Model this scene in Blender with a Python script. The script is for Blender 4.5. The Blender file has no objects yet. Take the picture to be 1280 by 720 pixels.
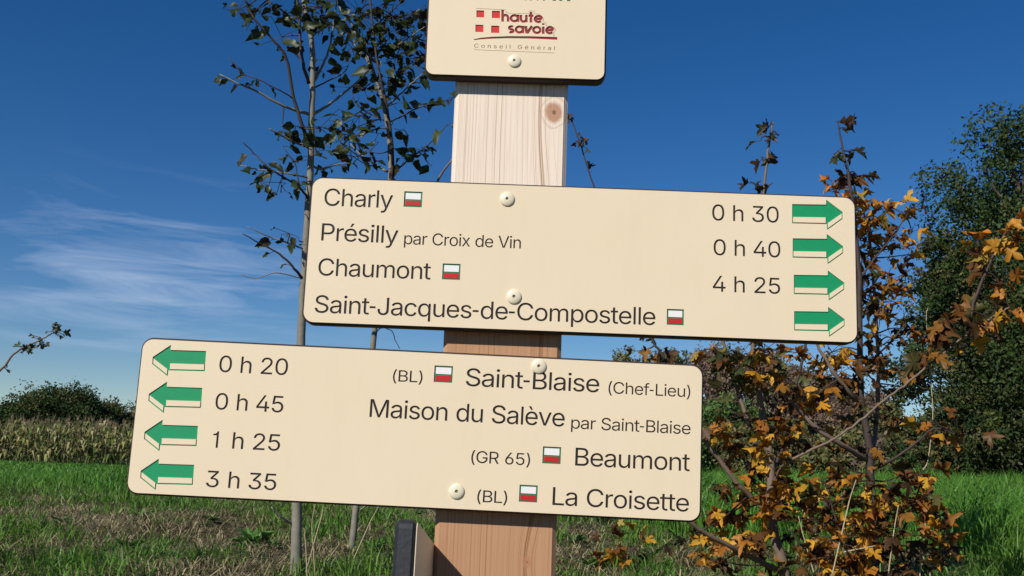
import bpy, math, random
import numpy as np
from mathutils import Vector, Matrix
from mathutils.geometry import delaunay_2d_cdt
random.seed(7); RNG = np.random.default_rng(7)
SC = bpy.context.scene
COL = SC.collection
rad = math.radians

# ------------------------------------------------------------------ camera
EYE = Vector((0.0, 0.0, 1.35))
PITCH, ROLL, FPX = rad(9.6), rad(2.0), 1280.0      # focal length in units of a 1280 wide frame
_f = Vector((0, math.cos(PITCH), math.sin(PITCH)))
_r = Vector((1, 0, 0)); _u = _r.cross(_f)
CR = _r * math.cos(ROLL) + _u * math.sin(ROLL)
CU = -_r * math.sin(ROLL) + _u * math.cos(ROLL)
cam_d = bpy.data.cameras.new('camera')
cam_d.sensor_width = 36.0; cam_d.lens = 36.0 * FPX / 1280.0
cam_d.clip_start = 0.05; cam_d.clip_end = 6000
cam = bpy.data.objects.new('camera', cam_d); COL.objects.link(cam)
cam.matrix_world = Matrix(((CR.x, CU.x, -_f.x, EYE.x), (CR.y, CU.y, -_f.y, EYE.y), (CR.z, CU.z, -_f.z, EYE.z), (0, 0, 0, 1)))
SC.camera = cam

# ------------------------------------------------------------------ sky, sun, exposure
LIGHT = Vector((0.74, 1.0, -0.90)).normalized()      # the way the sunlight travels
SUN_EL = math.asin(-LIGHT.z); SUN_AZ = math.atan2(-LIGHT.x, -LIGHT.y) % (2 * math.pi)
world = bpy.data.worlds.new('World'); SC.world = world; world.use_nodes = True
wn, wl = world.node_tree.nodes, world.node_tree.links
wn.clear()
w_out = wn.new('ShaderNodeOutputWorld'); w_bg = wn.new('ShaderNodeBackground')
sky = wn.new('ShaderNodeTexSky'); sky.sky_type = 'NISHITA'; sky.sun_disc = False
sky.sun_elevation = SUN_EL; sky.sun_rotation = SUN_AZ
sky.altitude = 900; sky.air_density = 1.0; sky.dust_density = 0.0; sky.ozone_density = 4.0
w_bg.inputs['Strength'].default_value = 0.072
w_hsv = wn.new('ShaderNodeHueSaturation')
w_hsv.inputs['Saturation'].default_value = 1.31; w_hsv.inputs['Hue'].default_value = 0.508; w_hsv.inputs['Value'].default_value = 1.06
wl.new(sky.outputs[0], w_hsv.inputs['Color'])
# thin cirrus: a stretched noise over sky directions, strongest low on the left
w_tc = wn.new('ShaderNodeTexCoord'); w_map = wn.new('ShaderNodeMapping')
w_map.inputs['Rotation'].default_value = (0, rad(-9), 0); w_map.inputs['Scale'].default_value = (2.4, 1.0, 19.0)
wl.new(w_tc.outputs['Generated'], w_map.inputs['Vector'])
w_n1 = wn.new('ShaderNodeTexNoise'); w_n1.inputs['Scale'].default_value = 1.7; w_n1.inputs['Detail'].default_value = 9
w_n1.inputs['Roughness'].default_value = 0.62; w_n1.inputs['Distortion'].default_value = 0.9
wl.new(w_map.outputs[0], w_n1.inputs['Vector'])
w_r1 = wn.new('ShaderNodeMapRange'); w_r1.inputs['From Min'].default_value = 0.49; w_r1.inputs['From Max'].default_value = 0.86
wl.new(w_n1.outputs[0], w_r1.inputs['Value'])
def sky_bump(centre, radius):
    """1 at a sky direction, falling to 0 at radius (the patch of sky that holds the cirrus)"""
    d = wn.new('ShaderNodeVectorMath'); d.operation = 'SUBTRACT'; d.inputs[1].default_value = centre
    wl.new(w_tc.outputs['Generated'], d.inputs[0])
    m = wn.new('ShaderNodeVectorMath'); m.operation = 'MULTIPLY'; m.inputs[1].default_value = (1.0, 0.6, 2.4)
    wl.new(d.outputs[0], m.inputs[0])
    l = wn.new('ShaderNodeVectorMath'); l.operation = 'LENGTH'; wl.new(m.outputs[0], l.inputs[0])
    r = wn.new('ShaderNodeMapRange'); r.interpolation_type = 'SMOOTHSTEP'
    r.inputs['From Min'].default_value = 0.02; r.inputs['From Max'].default_value = radius
    r.inputs['To Min'].default_value = 1; r.inputs['To Max'].default_value = 0
    wl.new(l.outputs['Value'], r.inputs['Value'])
    return r.outputs[0]
def sky_dir(px, py):
    return (_f + CR * ((px - 640) / FPX) + CU * ((360 - py) / FPX)).normalized()
b1 = sky_bump(sky_dir(185, 352), 0.30)
w_m = wn.new('ShaderNodeMath'); w_m.operation = 'MULTIPLY'; wl.new(w_r1.outputs[0], w_m.inputs[0]); wl.new(b1, w_m.inputs[1])
w_m2 = wn.new('ShaderNodeMath'); w_m2.operation = 'MULTIPLY'; w_m2.inputs[1].default_value = 0.85; w_m2.use_clamp = True
wl.new(w_m.outputs[0], w_m2.inputs[0])
w_mix = wn.new('ShaderNodeMix'); w_mix.data_type = 'RGBA'
wl.new(w_m2.outputs[0], w_mix.inputs['Factor']); wl.new(w_hsv.outputs[0], w_mix.inputs[6])
w_mix.inputs[7].default_value = (6.6, 8.2, 11.0, 1)
wl.new(w_mix.outputs[2], w_bg.inputs['Color']); wl.new(w_bg.outputs[0], w_out.inputs['Surface'])

sun_d = bpy.data.lights.new('sun', 'SUN'); sun_d.energy = 4.85; sun_d.angle = rad(0.53); sun_d.color = (1.0, 0.95, 0.86)
sun = bpy.data.objects.new('sun', sun_d); COL.objects.link(sun)
sun.rotation_euler = LIGHT.to_track_quat('-Z', 'Y').to_euler(); sun.location = (-6, -8, 9)
SC.view_settings.view_transform = 'Standard'; SC.view_settings.look = 'None'
SC.view_settings.exposure = 0.0; SC.view_settings.gamma = 1.0; SC.view_settings.use_curve_mapping = False
SC.cycles.max_bounces = 6; SC.cycles.transparent_max_bounces = 6; SC.cycles.use_denoising = True

def at(px, py, depth):
    """the world point at this distance in front of the camera (measured along y)"""
    d = _f + CR * ((px - 640) / FPX) + CU * ((360 - py) / FPX)
    return EYE + d * (depth / d.y)

# ------------------------------------------------------------------ materials
def new_mat(name):
    m = bpy.data.materials.new(name); m.use_nodes = True
    n, l = m.node_tree.nodes, m.node_tree.links
    return m, n, l, n['Principled BSDF']
def simple_mat(name, col, rough=0.5, var=0.12, scale=40.0, bump=0.0, spec=0.4):
    m, n, l, b = new_mat(name)
    b.inputs['Roughness'].default_value = rough; b.inputs['Specular IOR Level'].default_value = spec
    tc = n.new('ShaderNodeTexCoord'); no = n.new('ShaderNodeTexNoise')
    no.inputs['Scale'].default_value = scale; no.inputs['Detail'].default_value = 6
    l.new(tc.outputs['Object'], no.inputs['Vector'])
    mx = n.new('ShaderNodeMix'); mx.data_type = 'RGBA'
    l.new(no.outputs[0], mx.inputs['Factor'])
    mx.inputs[6].default_value = tuple(c * (1 - var) for c in col) + (1,)
    mx.inputs[7].default_value = tuple(min(1, c * (1 + var)) for c in col) + (1,)
    l.new(mx.outputs[2], b.inputs['Base Color'])
    if bump:
        bp = n.new('ShaderNodeBump'); bp.inputs['Strength'].default_value = bump; bp.inputs['Distance'].default_value = 0.002
        l.new(no.outputs[0], bp.inputs['Height']); l.new(bp.outputs[0], b.inputs['Normal'])
    return m
def leaf_mat(name, translucent=0.3, rough=0.5, spec=0.3):
    """leaf and blade colours vary from piece to piece through the Col attribute"""
    m, n, l, b = new_mat(name)
    b.inputs['Roughness'].default_value = rough; b.inputs['Specular IOR Level'].default_value = spec
    a = n.new('ShaderNodeAttribute'); a.attribute_name = 'Col'
    l.new(a.outputs['Color'], b.inputs['Base Color'])
    t = n.new('ShaderNodeBsdfTranslucent'); l.new(a.outputs['Color'], t.inputs['Color'])
    mx = n.new('ShaderNodeMixShader'); mx.inputs[0].default_value = translucent
    l.new(b.outputs[0], mx.inputs[1]); l.new(t.outputs[0], mx.inputs[2])
    l.new(mx.outputs[0], n['Material Output'].inputs['Surface'])
    return m

# ------------------------------------------------------------------ object helpers
def tag(o, label=None, cat=None, group=None, kind=None):
    if label: o['label'] = label
    if cat: o['category'] = cat
    if group: o['group'] = group
    if kind: o['kind'] = kind
    return o
def empty(name, loc, rot=(0, 0, 0)):
    o = bpy.data.objects.new(name, None); COL.objects.link(o)
    o.location = loc; o.rotation_euler = rot; o.empty_display_size = 0.05
    return o
def copy_tree(o, parent=None):
    c = o.copy(); COL.objects.link(c)
    if parent: c.parent = parent
    for ch in [x for x in COL.objects if x.parent == o]: copy_tree(ch, c)
    return c
class MB:
    """collects vertices and faces (with a colour per vertex) for one mesh"""
    def __init__(s): s.v = []; s.f = []; s.c = []; s.n = 0
    def add(s, verts, faces, col=(1, 1, 1)):
        verts = np.asarray(verts, float).reshape(-1, 3)
        s.v.append(verts); s.f.extend([tuple(i + s.n for i in f) for f in faces])
        c = np.asarray(col, float)
        s.c.append(np.tile(c, (len(verts), 1)) if c.ndim == 1 else c)
        s.n += len(verts)
    def tube(s, pts, radii, sides=8, col=(1, 1, 1), cap=True):
        pts = [Vector(p) for p in pts]; rings = []
        ref = Vector((0.31, 0.17, 0.93)).normalized()
        for i, p in enumerate(pts):
            t = (pts[min(i + 1, len(pts) - 1)] - pts[max(i - 1, 0)]).normalized()
            if abs(t.dot(ref)) > 0.97: ref = Vector((0.9, 0.3, -0.2)).normalized()
            a = (ref - t * t.dot(ref)).normalized(); b = t.cross(a); ref = a
            rings.append([p + (a * math.cos(k * 2 * math.pi / sides) + b * math.sin(k * 2 * math.pi / sides)) * radii[i] for k in range(sides)])
        v = [q for r in rings for q in r]; f = []
        for i in range(len(pts) - 1):
            for k in range(sides):
                f.append((i * sides + k, i * sides + (k + 1) % sides, (i + 1) * sides + (k + 1) % sides, (i + 1) * sides + k))
        if cap:
            f.append(tuple(range(sides))[::-1]); f.append(tuple((len(pts) - 1) * sides + k for k in range(sides)))
        s.add(v, f, col)
    def lathe(s, prof, axis_o, ax, sides=20):
        ax = Vector(ax).normalized(); a = ax.orthogonal().normalized(); b = ax.cross(a)
        v = []; f = []
        for r, h in prof:
            for k in range(sides):
                an = k * 2 * math.pi / sides
                v.append(Vector(axis_o) + ax * h + (a * math.cos(an) + b * math.sin(an)) * r)
        for i in range(len(prof) - 1):
            for k in range(sides):
                f.append((i * sides + k, i * sides + (k + 1) % sides, (i + 1) * sides + (k + 1) % sides, (i + 1) * sides + k))
        f.append(tuple(range(sides))[::-1]); f.append(tuple((len(prof) - 1) * sides + k for k in range(sides)))
        s.add(v, f)
    def build(s, name, mat, parent=None, smooth=False, origin=None):
        me = bpy.data.meshes.new(name)
        v = np.concatenate(s.v) if s.v else np.zeros((0, 3))
        if origin is not None: v = v - np.array(origin)
        me.from_pydata(v.tolist(), [], s.f)
        ca = me.color_attributes.new('Col', 'FLOAT_COLOR', 'POINT')
        c = np.ones((len(v), 4), np.float32)
        if len(v): c[:, :3] = np.concatenate(s.c)
        ca.data.foreach_set('color', c.ravel())
        if smooth: me.polygons.foreach_set('use_smooth', [True] * len(me.polygons))
        me.materials.append(mat); me.update()
        o = bpy.data.objects.new(name, me); COL.objects.link(o)
        if parent: o.parent = parent
        if origin is not None and parent is None: o.location = origin
        return o
def fast_mesh(name, verts, faces_idx, sizes, cols, mat, parent=None, smooth=False):
    """mesh straight from numpy arrays: verts (n,3), loops flat, face sizes, colour per vertex"""
    me = bpy.data.meshes.new(name)
    me.vertices.add(len(verts)); me.vertices.foreach_set('co', np.asarray(verts, np.float32).ravel())
    me.loops.add(len(faces_idx)); me.loops.foreach_set('vertex_index', np.asarray(faces_idx, np.int32))
    st = np.concatenate([[0], np.cumsum(sizes)[:-1]]).astype(np.int32)
    me.polygons.add(len(sizes)); me.polygons.foreach_set('loop_start', st)
    me.polygons.foreach_set('loop_total', np.asarray(sizes, np.int32))
    if smooth: me.polygons.foreach_set('use_smooth', np.ones(len(sizes), bool))
    me.update(calc_edges=True)
    ca = me.color_attributes.new('Col', 'FLOAT_COLOR', 'POINT')
    c = np.ones((len(verts), 4), np.float32); c[:, :3] = cols
    ca.data.foreach_set('color', c.ravel())
    me.materials.append(mat); me.validate()
    o = bpy.data.objects.new(name, me); COL.objects.link(o)
    if parent: o.parent = parent
    return o
def smooth_path(pts, sub=5):
    """Catmull-Rom through the points"""
    P = [Vector(p) for p in pts]
    if len(P) < 3: return [P[0].lerp(P[-1], i / sub) for i in range(sub + 1)]
    out = []
    for i in range(len(P) - 1):
        a = P[i - 1] if i else P[0] * 2 - P[1]; b = P[i]; c = P[i + 1]
        d = P[i + 2] if i + 2 < len(P) else P[-1] * 2 - P[-2]
        for k in range(sub):
            t = k / sub
            out.append(0.5 * ((2 * b) + (c - a) * t + (2 * a - 5 * b + 4 * c - d) * t * t + (3 * b - a - 3 * c + d) * t ** 3))
    out.append(P[-1]); return out
def fbm(x, y, seed=0, oct=4):
    """cheap smooth value noise, numpy, about -1..1"""
    r = np.random.default_rng(seed); tot = np.zeros_like(x, float); amp = 1.0; fr = 1.0; s = 0
    for o in range(oct):
        for k in range(3):
            a = r.uniform(0, 2 * math.pi); p = r.uniform(0, 2 * math.pi); q = fr * r.uniform(0.7, 1.4)
            tot += amp * np.sin((x * math.cos(a) + y * math.sin(a)) * q * 2 * math.pi + p + 1.3 * np.sin((x * math.sin(a) - y * math.cos(a)) * q * 4 + p * 2)) / 3
        s += amp; amp *= 0.55; fr *= 2.1
    return tot / s * 1.6

# ------------------------------------------------------------------ ground
GY = np.array([-400, -2, 1.15, 1.45, 2.1, 2.6, 3.4, 5, 8, 14, 43, 100, 300, 2500.0])
GZ = np.array([-1.6, -1.36, -1.35, -1.12, -0.36, -0.285, -0.24, -0.20, -0.24, -0.32, -0.52, -0.3, 0.4, 6.0])
def ground_z(x, y):
    x = np.asarray(x, float); y = np.asarray(y, float)
    z = np.interp(y, GY, GZ)
    w = np.clip((y - 2) / 5, 0, 1); z = z + 0.020 * np.clip(x, -12, 12) * w
    near = np.clip((y - 1.2) / 0.8, 0, 1) * np.clip((16 - y) / 8, 0, 1)
    z = z + near * 0.03 * fbm(x * 0.6, y * 0.6, 3)
    return z + EYE.z
def gpt(x, y): return Vector((x, y, float(ground_z(x, y))))
# ------------------------------------------------------------------ the glyphs cut into the signs (outlines, 509 units to the cap height)
G={'(':(273,'89,207 90,244 94,283 101,324 109,364 119,403 132,441 145,477 160,510 177,539 236,539 219,503 204,466 191,428 179,390 169,351 161,313 156,276 152,241 151,207 152,176 155,145 160,115 167,83 177,50 188,16 202,-19 218,-57 236,-96 177,-96 150,-46 128,4 111,55 99,106 92,156'),
')':(273,'37,-96 56,-56 72,-18 86,18 97,52 106,85 113,116 118,147 121,177 122,207 121,241 117,276 112,313 104,351 94,390 82,428 69,466 54,503 37,539 97,539 113,510 128,477 142,441 154,403 164,364 173,323 179,283 183,244 184,207 182,156 174,104 161,53 144,3 123,-47 97,-96'),
'-':(453,'337,244 337,188 114,188 114,244'),
'0':(453,'227,-7 191,-3 158,7 130,24 105,48 85,77 69,113 57,155 50,202 48,254 50,306 57,353 69,395 85,431 106,461 130,484 159,502 191,512 227,516 262,512 295,502 323,484 348,461 368,431 384,395 396,353 403,306 405,254 403,202 396,155 384,113 368,77 348,48 323,24 295,7 263,-3;227,50 250,52 271,60 290,74 306,92 320,116 330,144 338,176 342,213 344,254 342,295 338,332 330,365 320,393 306,416 290,435 271,449 250,457 227,460 203,457 182,449 163,435 147,416 134,393 123,365 115,332 111,295 109,254 111,213 115,176 123,144 134,116 147,92 163,74 182,60 203,52'),
'1':(453,'76,0 76,55 391,55 391,0;276,509 276,0 212,0 212,448 209,448 86,358 86,427 198,509'),
'2':(453,'64,0 64,47 234,229 252,248 268,266 282,282 294,298 303,312 311,327 316,341 319,356 320,371 319,389 315,405 308,419 298,431 287,441 273,449 258,455 241,458 224,460 205,458 188,454 172,447 159,438 148,427 139,413 132,398 128,381 127,362 66,362 68,391 75,418 86,442 102,464 121,482 143,496 168,507 196,513 225,516 254,513 281,507 306,497 328,482 346,465 361,445 372,423 379,398 381,372 380,354 377,336 371,318 363,299 351,280 336,259 317,235 294,209 267,180 153,60 153,57 389,57 389,0'),
'3':(453,'218,-7 188,-5 159,1 133,10 108,22 88,38 70,57 57,79 48,104 44,132 109,132 112,115 118,100 126,87 137,76 150,66 165,59 182,54 200,51 219,50 239,51 258,55 275,61 291,69 304,80 315,93 323,108 328,125 329,145 328,163 323,180 316,196 306,211 292,223 275,234 254,241 229,246 201,248 157,248 157,299 288,448 288,452 70,452 70,509 372,509 372,461 211,278 211,289 247,290 279,286 308,276 333,262 354,244 371,222 383,198 391,173 393,145 390,116 383,90 370,66 354,45 333,27 309,12 281,2 251,-5'),
'4':(453,'40,105 40,158 247,509 311,509 109,166 109,163 413,163 413,105;282,0 282,121 282,146 282,318 343,318 343,0'),
'5':(453,'221,-7 192,-5 165,1 140,11 118,25 99,41 83,60 71,82 63,105 60,130 122,130 125,115 130,102 138,89 148,78 160,68 173,60 188,54 204,51 221,50 241,51 259,56 276,64 291,75 304,89 314,104 322,122 326,141 328,162 326,183 321,203 314,221 303,237 290,251 275,262 257,270 238,275 218,277 201,276 184,273 167,268 152,262 139,255 128,246 67,253 96,509 366,509 366,452 151,452 134,301 136,301 148,311 162,318 178,325 194,330 212,333 229,334 252,332 274,328 294,321 313,311 330,299 345,285 358,269 370,251 379,231 386,210 390,187 391,163 388,132 381,102 369,76 352,52 332,32 309,15 282,3 253,-4'),
'6':(453,'226,-7 196,-4 168,3 142,15 119,31 100,51 84,74 73,101 66,130 64,162 65,187 71,212 80,239 93,268 112,302 137,340 252,509 322,509 151,261 145,261 151,270 157,279 165,288 174,295 184,302 196,307 208,311 221,313 235,314 265,312 291,305 316,295 337,280 355,262 370,240 380,215 387,187 389,157 387,127 379,98 368,73 352,50 333,30 310,14 284,3 257,-4;226,48 245,50 263,55 279,63 293,73 304,86 314,101 322,119 326,137 327,157 326,178 322,196 314,213 304,228 293,241 279,251 263,259 245,264 226,265 207,264 190,259 174,252 160,241 148,229 138,214 131,197 126,179 125,158 126,138 131,119 138,102 148,86 160,73 174,63 190,55 207,50'),
'B':(456,'60,0 60,509 241,509 274,507 304,501 329,491 350,477 367,461 381,442 390,421 396,398 398,374 397,353 393,336 387,320 378,307 368,295 356,286 343,278 329,272 315,267 315,262 331,260 347,254 363,245 378,234 391,220 402,203 411,184 416,161 418,136 416,111 410,88 400,67 386,48 368,31 344,18 317,8 284,2 247,0;125,57 245,57 281,60 309,67 330,80 344,96 353,115 355,137 354,153 350,169 342,184 333,197 320,209 306,218 289,225 269,229 248,231 125,231;125,285 238,285 256,287 273,290 288,296 302,304 314,314 323,326 330,340 335,355 336,372 333,393 326,412 313,429 294,442 270,449 240,452 125,452'),
'C':(510,'267,-7 225,-3 186,7 150,25 119,49 92,79 70,115 53,157 44,203 40,254 44,305 53,352 70,393 92,429 119,459 150,484 186,501 225,512 267,516 293,514 317,511 340,504 362,496 383,485 402,471 419,456 435,438 448,418 459,397 467,373 473,348 408,348 404,365 397,380 389,395 380,407 369,418 357,428 344,437 330,444 315,449 300,453 284,455 267,456 237,453 209,445 184,432 161,414 141,391 125,364 113,332 106,295 103,254 106,213 113,177 125,145 141,117 161,94 184,76 210,63 237,56 267,53 284,54 300,56 315,60 330,65 344,72 357,81 369,90 380,102 389,114 397,128 404,144 408,160 473,160 467,135 459,112 448,91 435,71 420,53 402,38 383,24 363,13 341,5 317,-2 293,-6'),
'G':(520,'269,-7 225,-3 185,7 149,25 118,49 91,79 69,116 53,157 43,203 40,254 43,305 53,352 69,393 91,429 117,459 149,484 184,501 223,512 265,516 291,514 316,510 340,504 363,494 384,483 403,469 421,453 436,436 449,416 460,395 468,373 474,349 408,349 402,365 395,379 387,393 378,406 368,417 356,427 344,436 330,443 315,448 300,453 283,455 265,456 236,453 209,445 183,432 160,414 141,392 125,364 113,332 106,295 103,254 106,213 113,177 125,145 141,117 161,95 184,76 210,63 238,56 269,53 296,55 322,61 345,71 365,85 382,102 396,123 407,147 413,173 415,202 434,199 283,199 283,256 478,256 478,200 475,160 466,124 451,91 431,62 406,38 377,19 344,5 308,-4'),
'J':(396,'185,-7 143,-2 106,11 75,33 52,63 38,100 33,145 33,173 98,173 98,145 100,117 108,93 122,74 139,61 160,53 185,50 209,53 230,61 248,74 261,93 269,117 272,145 272,509 336,509 336,145 332,100 318,63 294,33 263,11 227,-2'),
'L':(393,'60,0 60,509 125,509 125,57 361,57 361,0'),
'M':(628,'60,0 60,509 152,509 277,187 280,179 284,170 287,159 291,147 295,135 299,123 303,110 307,97 311,84 315,71 319,60 322,49 307,49 311,59 314,71 318,83 322,95 326,108 330,121 334,134 338,146 342,158 346,169 349,179 352,187 476,509 568,509 568,0 504,0 504,291 504,302 504,314 504,327 505,340 505,354 505,369 505,383 506,398 506,413 506,428 507,443 507,457 513,457 508,441 503,425 498,409 492,393 487,378 482,363 477,348 472,335 467,322 463,310 459,300 456,291 342,0 286,0 170,291 167,300 163,310 159,321 155,333 150,347 145,361 140,376 134,392 129,408 124,424 118,441 112,457 119,457 119,444 120,430 120,416 120,401 121,386 121,372 121,357 121,342 122,328 122,315 122,302 122,291 122,0'),
'P':(445,'60,0 60,509 235,509 272,506 305,499 332,487 356,471 375,452 390,430 400,404 407,377 409,348 407,318 400,291 390,265 375,243 356,223 332,207 305,195 272,188 235,186 109,186 109,242 233,242 257,244 279,248 297,256 312,266 324,279 333,294 339,310 343,328 344,348 343,367 339,385 333,402 324,416 312,428 297,439 279,446 257,451 232,452 125,452 125,0'),
'R':(449,'60,0 60,509 236,509 273,506 305,500 333,489 356,473 376,455 390,433 401,408 407,381 409,352 407,323 401,296 390,271 376,250 356,232 333,217 305,206 273,200 236,198 96,198 96,255 234,255 258,256 280,260 298,267 313,276 325,287 334,300 340,316 344,333 345,352 344,371 340,389 334,405 325,419 313,430 298,440 279,446 258,451 233,452 125,452 125,0;353,0 230,229 303,229 428,0'),
'S':(447,'224,-9 188,-7 156,-1 128,9 102,23 81,40 64,60 51,83 42,109 38,137 104,137 108,118 114,102 123,88 136,76 150,66 166,59 185,53 204,50 224,49 246,50 267,54 286,60 303,69 317,79 329,92 338,106 344,122 346,139 344,154 340,168 332,179 322,189 310,197 296,205 280,211 263,217 245,222 184,239 145,253 112,269 86,289 67,313 56,341 52,372 54,400 62,425 75,448 92,468 113,484 138,498 165,508 195,514 227,516 259,514 289,508 316,498 340,484 360,468 377,449 390,427 398,403 401,378 337,378 332,402 320,421 302,437 280,449 254,456 225,459 204,457 185,454 167,448 152,440 139,430 129,418 121,405 117,391 115,376 117,359 122,345 131,334 142,324 155,315 169,308 184,302 198,297 212,293 264,279 279,275 295,270 312,264 328,256 344,248 359,238 372,226 384,213 395,198 402,180 407,161 408,139 406,112 399,87 386,64 370,43 349,25 323,11 294,0 261,-7'),
'V':(480,'204,0 16,509 84,509 192,206 199,187 207,164 215,137 225,106 236,71 248,31 235,31 247,71 257,107 267,138 276,165 283,187 290,206 395,509 463,509 278,0'),
'a':(389,'160,-9 137,-7 115,-3 94,5 76,15 60,29 48,45 38,63 32,84 30,108 32,128 36,146 43,161 53,174 64,184 78,193 92,200 108,206 125,211 143,214 161,217 178,220 200,223 218,225 234,227 247,229 257,231 265,235 271,240 274,246 276,255 276,257 275,272 272,285 267,297 260,307 251,315 240,322 227,327 212,330 196,331 178,330 163,327 149,322 137,316 127,309 118,301 110,292 104,283 100,274 41,291 51,313 64,331 79,346 95,358 114,368 133,375 153,380 173,383 194,384 208,384 223,382 239,379 255,375 271,369 286,360 300,350 312,336 322,320 330,301 335,278 337,251 337,0 277,0 277,52 272,52 267,43 260,34 252,25 242,16 229,8 215,1 199,-4 181,-7;170,45 192,47 211,51 228,59 242,68 254,80 263,93 270,108 274,122 276,138 276,190 272,187 267,184 259,182 251,180 241,178 231,176 221,174 210,173 200,171 191,170 182,169 175,168 161,166 147,163 134,159 122,153 112,147 103,139 97,130 93,118 92,105 93,93 96,82 102,72 109,64 119,57 130,52 142,48 156,46'),
'c':(396,'207,-8 174,-5 144,3 117,16 93,35 72,58 56,85 44,116 37,150 34,187 37,225 44,260 56,291 72,318 93,341 117,360 144,374 174,382 207,384 226,384 243,381 260,377 276,371 291,364 305,356 318,346 330,335 340,322 349,308 356,293 362,277 303,262 300,272 295,281 290,289 284,297 278,304 270,311 261,316 252,321 242,325 231,328 220,329 207,330 184,328 163,321 145,310 130,296 118,278 108,258 102,236 98,212 96,187 98,163 102,139 108,117 118,97 130,80 145,66 163,55 184,49 207,46 220,47 232,49 243,52 253,55 262,60 271,66 279,73 285,80 292,89 297,98 301,107 304,117 363,102 357,86 350,70 341,56 331,43 319,32 306,21 292,12 277,5 261,-1 244,-5 226,-7'),
'd':(424,'195,-8 165,-6 137,3 111,16 89,34 70,57 55,84 43,116 36,151 34,189 36,227 43,261 55,293 70,320 89,342 112,361 137,374 165,382 196,384 218,383 237,379 253,373 267,364 278,355 287,346 295,336 301,327 306,319 311,319 311,509 372,509 372,0 313,0 313,59 307,59 301,50 295,41 287,31 277,21 266,12 252,4 236,-3 217,-7;205,47 226,49 246,55 263,65 278,78 290,95 299,115 306,138 310,162 312,189 310,216 306,241 300,263 290,282 278,299 263,312 246,322 227,328 205,330 182,328 162,322 145,311 130,298 118,281 108,261 102,239 98,215 96,189 98,163 102,139 109,117 118,97 130,80 145,66 162,55 182,49'),
'e':(404,'212,-8 177,-5 145,3 117,16 92,35 72,58 56,85 44,116 37,150 34,187 36,224 44,258 55,290 71,317 91,340 115,359 142,373 172,382 205,384 226,383 246,380 266,374 285,366 303,355 319,341 334,324 347,305 357,282 365,256 370,227 371,194 371,169 75,169 75,221 338,221 310,202 308,226 304,248 298,269 288,286 277,301 263,314 246,323 227,328 205,330 183,328 164,323 146,313 131,301 119,286 109,270 102,251 97,231 96,211 96,178 98,151 102,127 110,106 121,88 135,73 151,61 169,53 190,48 212,46 227,47 241,49 254,53 265,58 276,65 285,73 294,82 300,93 306,105 365,91 358,72 348,55 335,39 320,26 302,14 283,4 261,-3 237,-7'),
'f':(254,'228,379 228,327 6,327 6,379;81,0 81,432 82,452 87,470 96,486 107,499 120,510 135,519 152,525 169,529 187,530 201,530 212,529 222,527 231,525 238,523 243,521 227,468 224,470 220,471 215,472 209,473 202,474 195,474 178,472 164,468 154,460 147,449 143,435 142,419 142,0'),
'h':(410,'114,227 114,0 53,0 53,509 114,509 114,287 102,287 116,319 132,344 152,362 175,374 200,382 227,384 252,383 275,377 295,369 313,356 328,340 341,321 350,298 355,271 357,240 357,0 296,0 296,235 293,263 286,286 273,304 256,318 235,326 210,329 192,328 176,324 161,317 147,308 136,297 126,283 119,266 115,248'),
'i':(167,'53,0 53,379 114,379 114,0;84,443 73,444 63,448 54,455 47,463 43,472 41,483 43,494 47,504 54,512 63,518 73,522 84,524 95,522 105,518 114,512 121,504 125,494 126,483 125,472 121,463 114,455 105,448 95,444'),
'l':(189,'139,-2 112,0 91,8 74,20 62,37 55,59 53,84 53,509 114,509 114,99 114,83 117,71 120,62 126,57 135,53 146,52 152,52 157,52 160,53 164,53 167,54 170,54 181,3 175,1 169,0 162,-1 154,-2 147,-2'),
'm':(610,'53,0 53,379 112,379 112,295 108,295 114,314 122,331 132,346 144,358 158,368 172,376 187,382 203,385 219,386 245,383 268,375 287,361 303,342 314,320 321,295 312,295 318,312 326,329 337,343 350,356 364,366 381,375 398,381 417,385 437,386 458,385 478,380 497,372 514,361 529,346 541,328 550,307 555,283 557,255 557,0 496,0 496,254 493,279 485,298 473,313 456,323 438,329 419,330 402,329 387,326 374,320 363,312 353,302 345,290 340,277 336,263 335,247 335,0 274,0 274,260 272,280 265,297 253,311 238,322 220,328 199,330 185,329 171,326 158,320 145,312 135,302 126,289 119,274 115,257 114,238 114,0'),
'n':(410,'114,227 114,0 53,0 53,379 112,379 112,287 102,287 116,319 132,344 152,362 175,374 200,382 227,384 252,383 275,377 295,369 313,356 328,340 341,321 350,298 355,271 357,240 357,0 296,0 296,235 293,263 286,286 273,304 256,318 235,326 210,329 192,328 176,324 161,317 147,308 136,297 126,283 119,266 115,248'),
'o':(415,'207,-8 174,-5 144,3 117,16 93,35 72,58 56,85 44,116 37,150 34,187 37,225 44,260 56,291 72,318 93,341 117,360 144,374 174,382 207,384 241,382 271,374 299,360 323,341 343,318 359,291 371,260 379,225 381,187 379,150 371,116 359,85 343,58 323,35 299,16 271,3 241,-5;207,46 231,49 252,55 270,66 285,80 298,97 307,117 314,139 318,163 319,187 318,212 314,236 307,258 298,278 285,296 270,310 252,321 231,328 207,330 184,328 163,321 145,310 130,296 118,278 108,258 102,236 98,212 96,187 98,163 102,139 108,117 118,97 130,80 145,66 163,55 184,49'),
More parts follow.
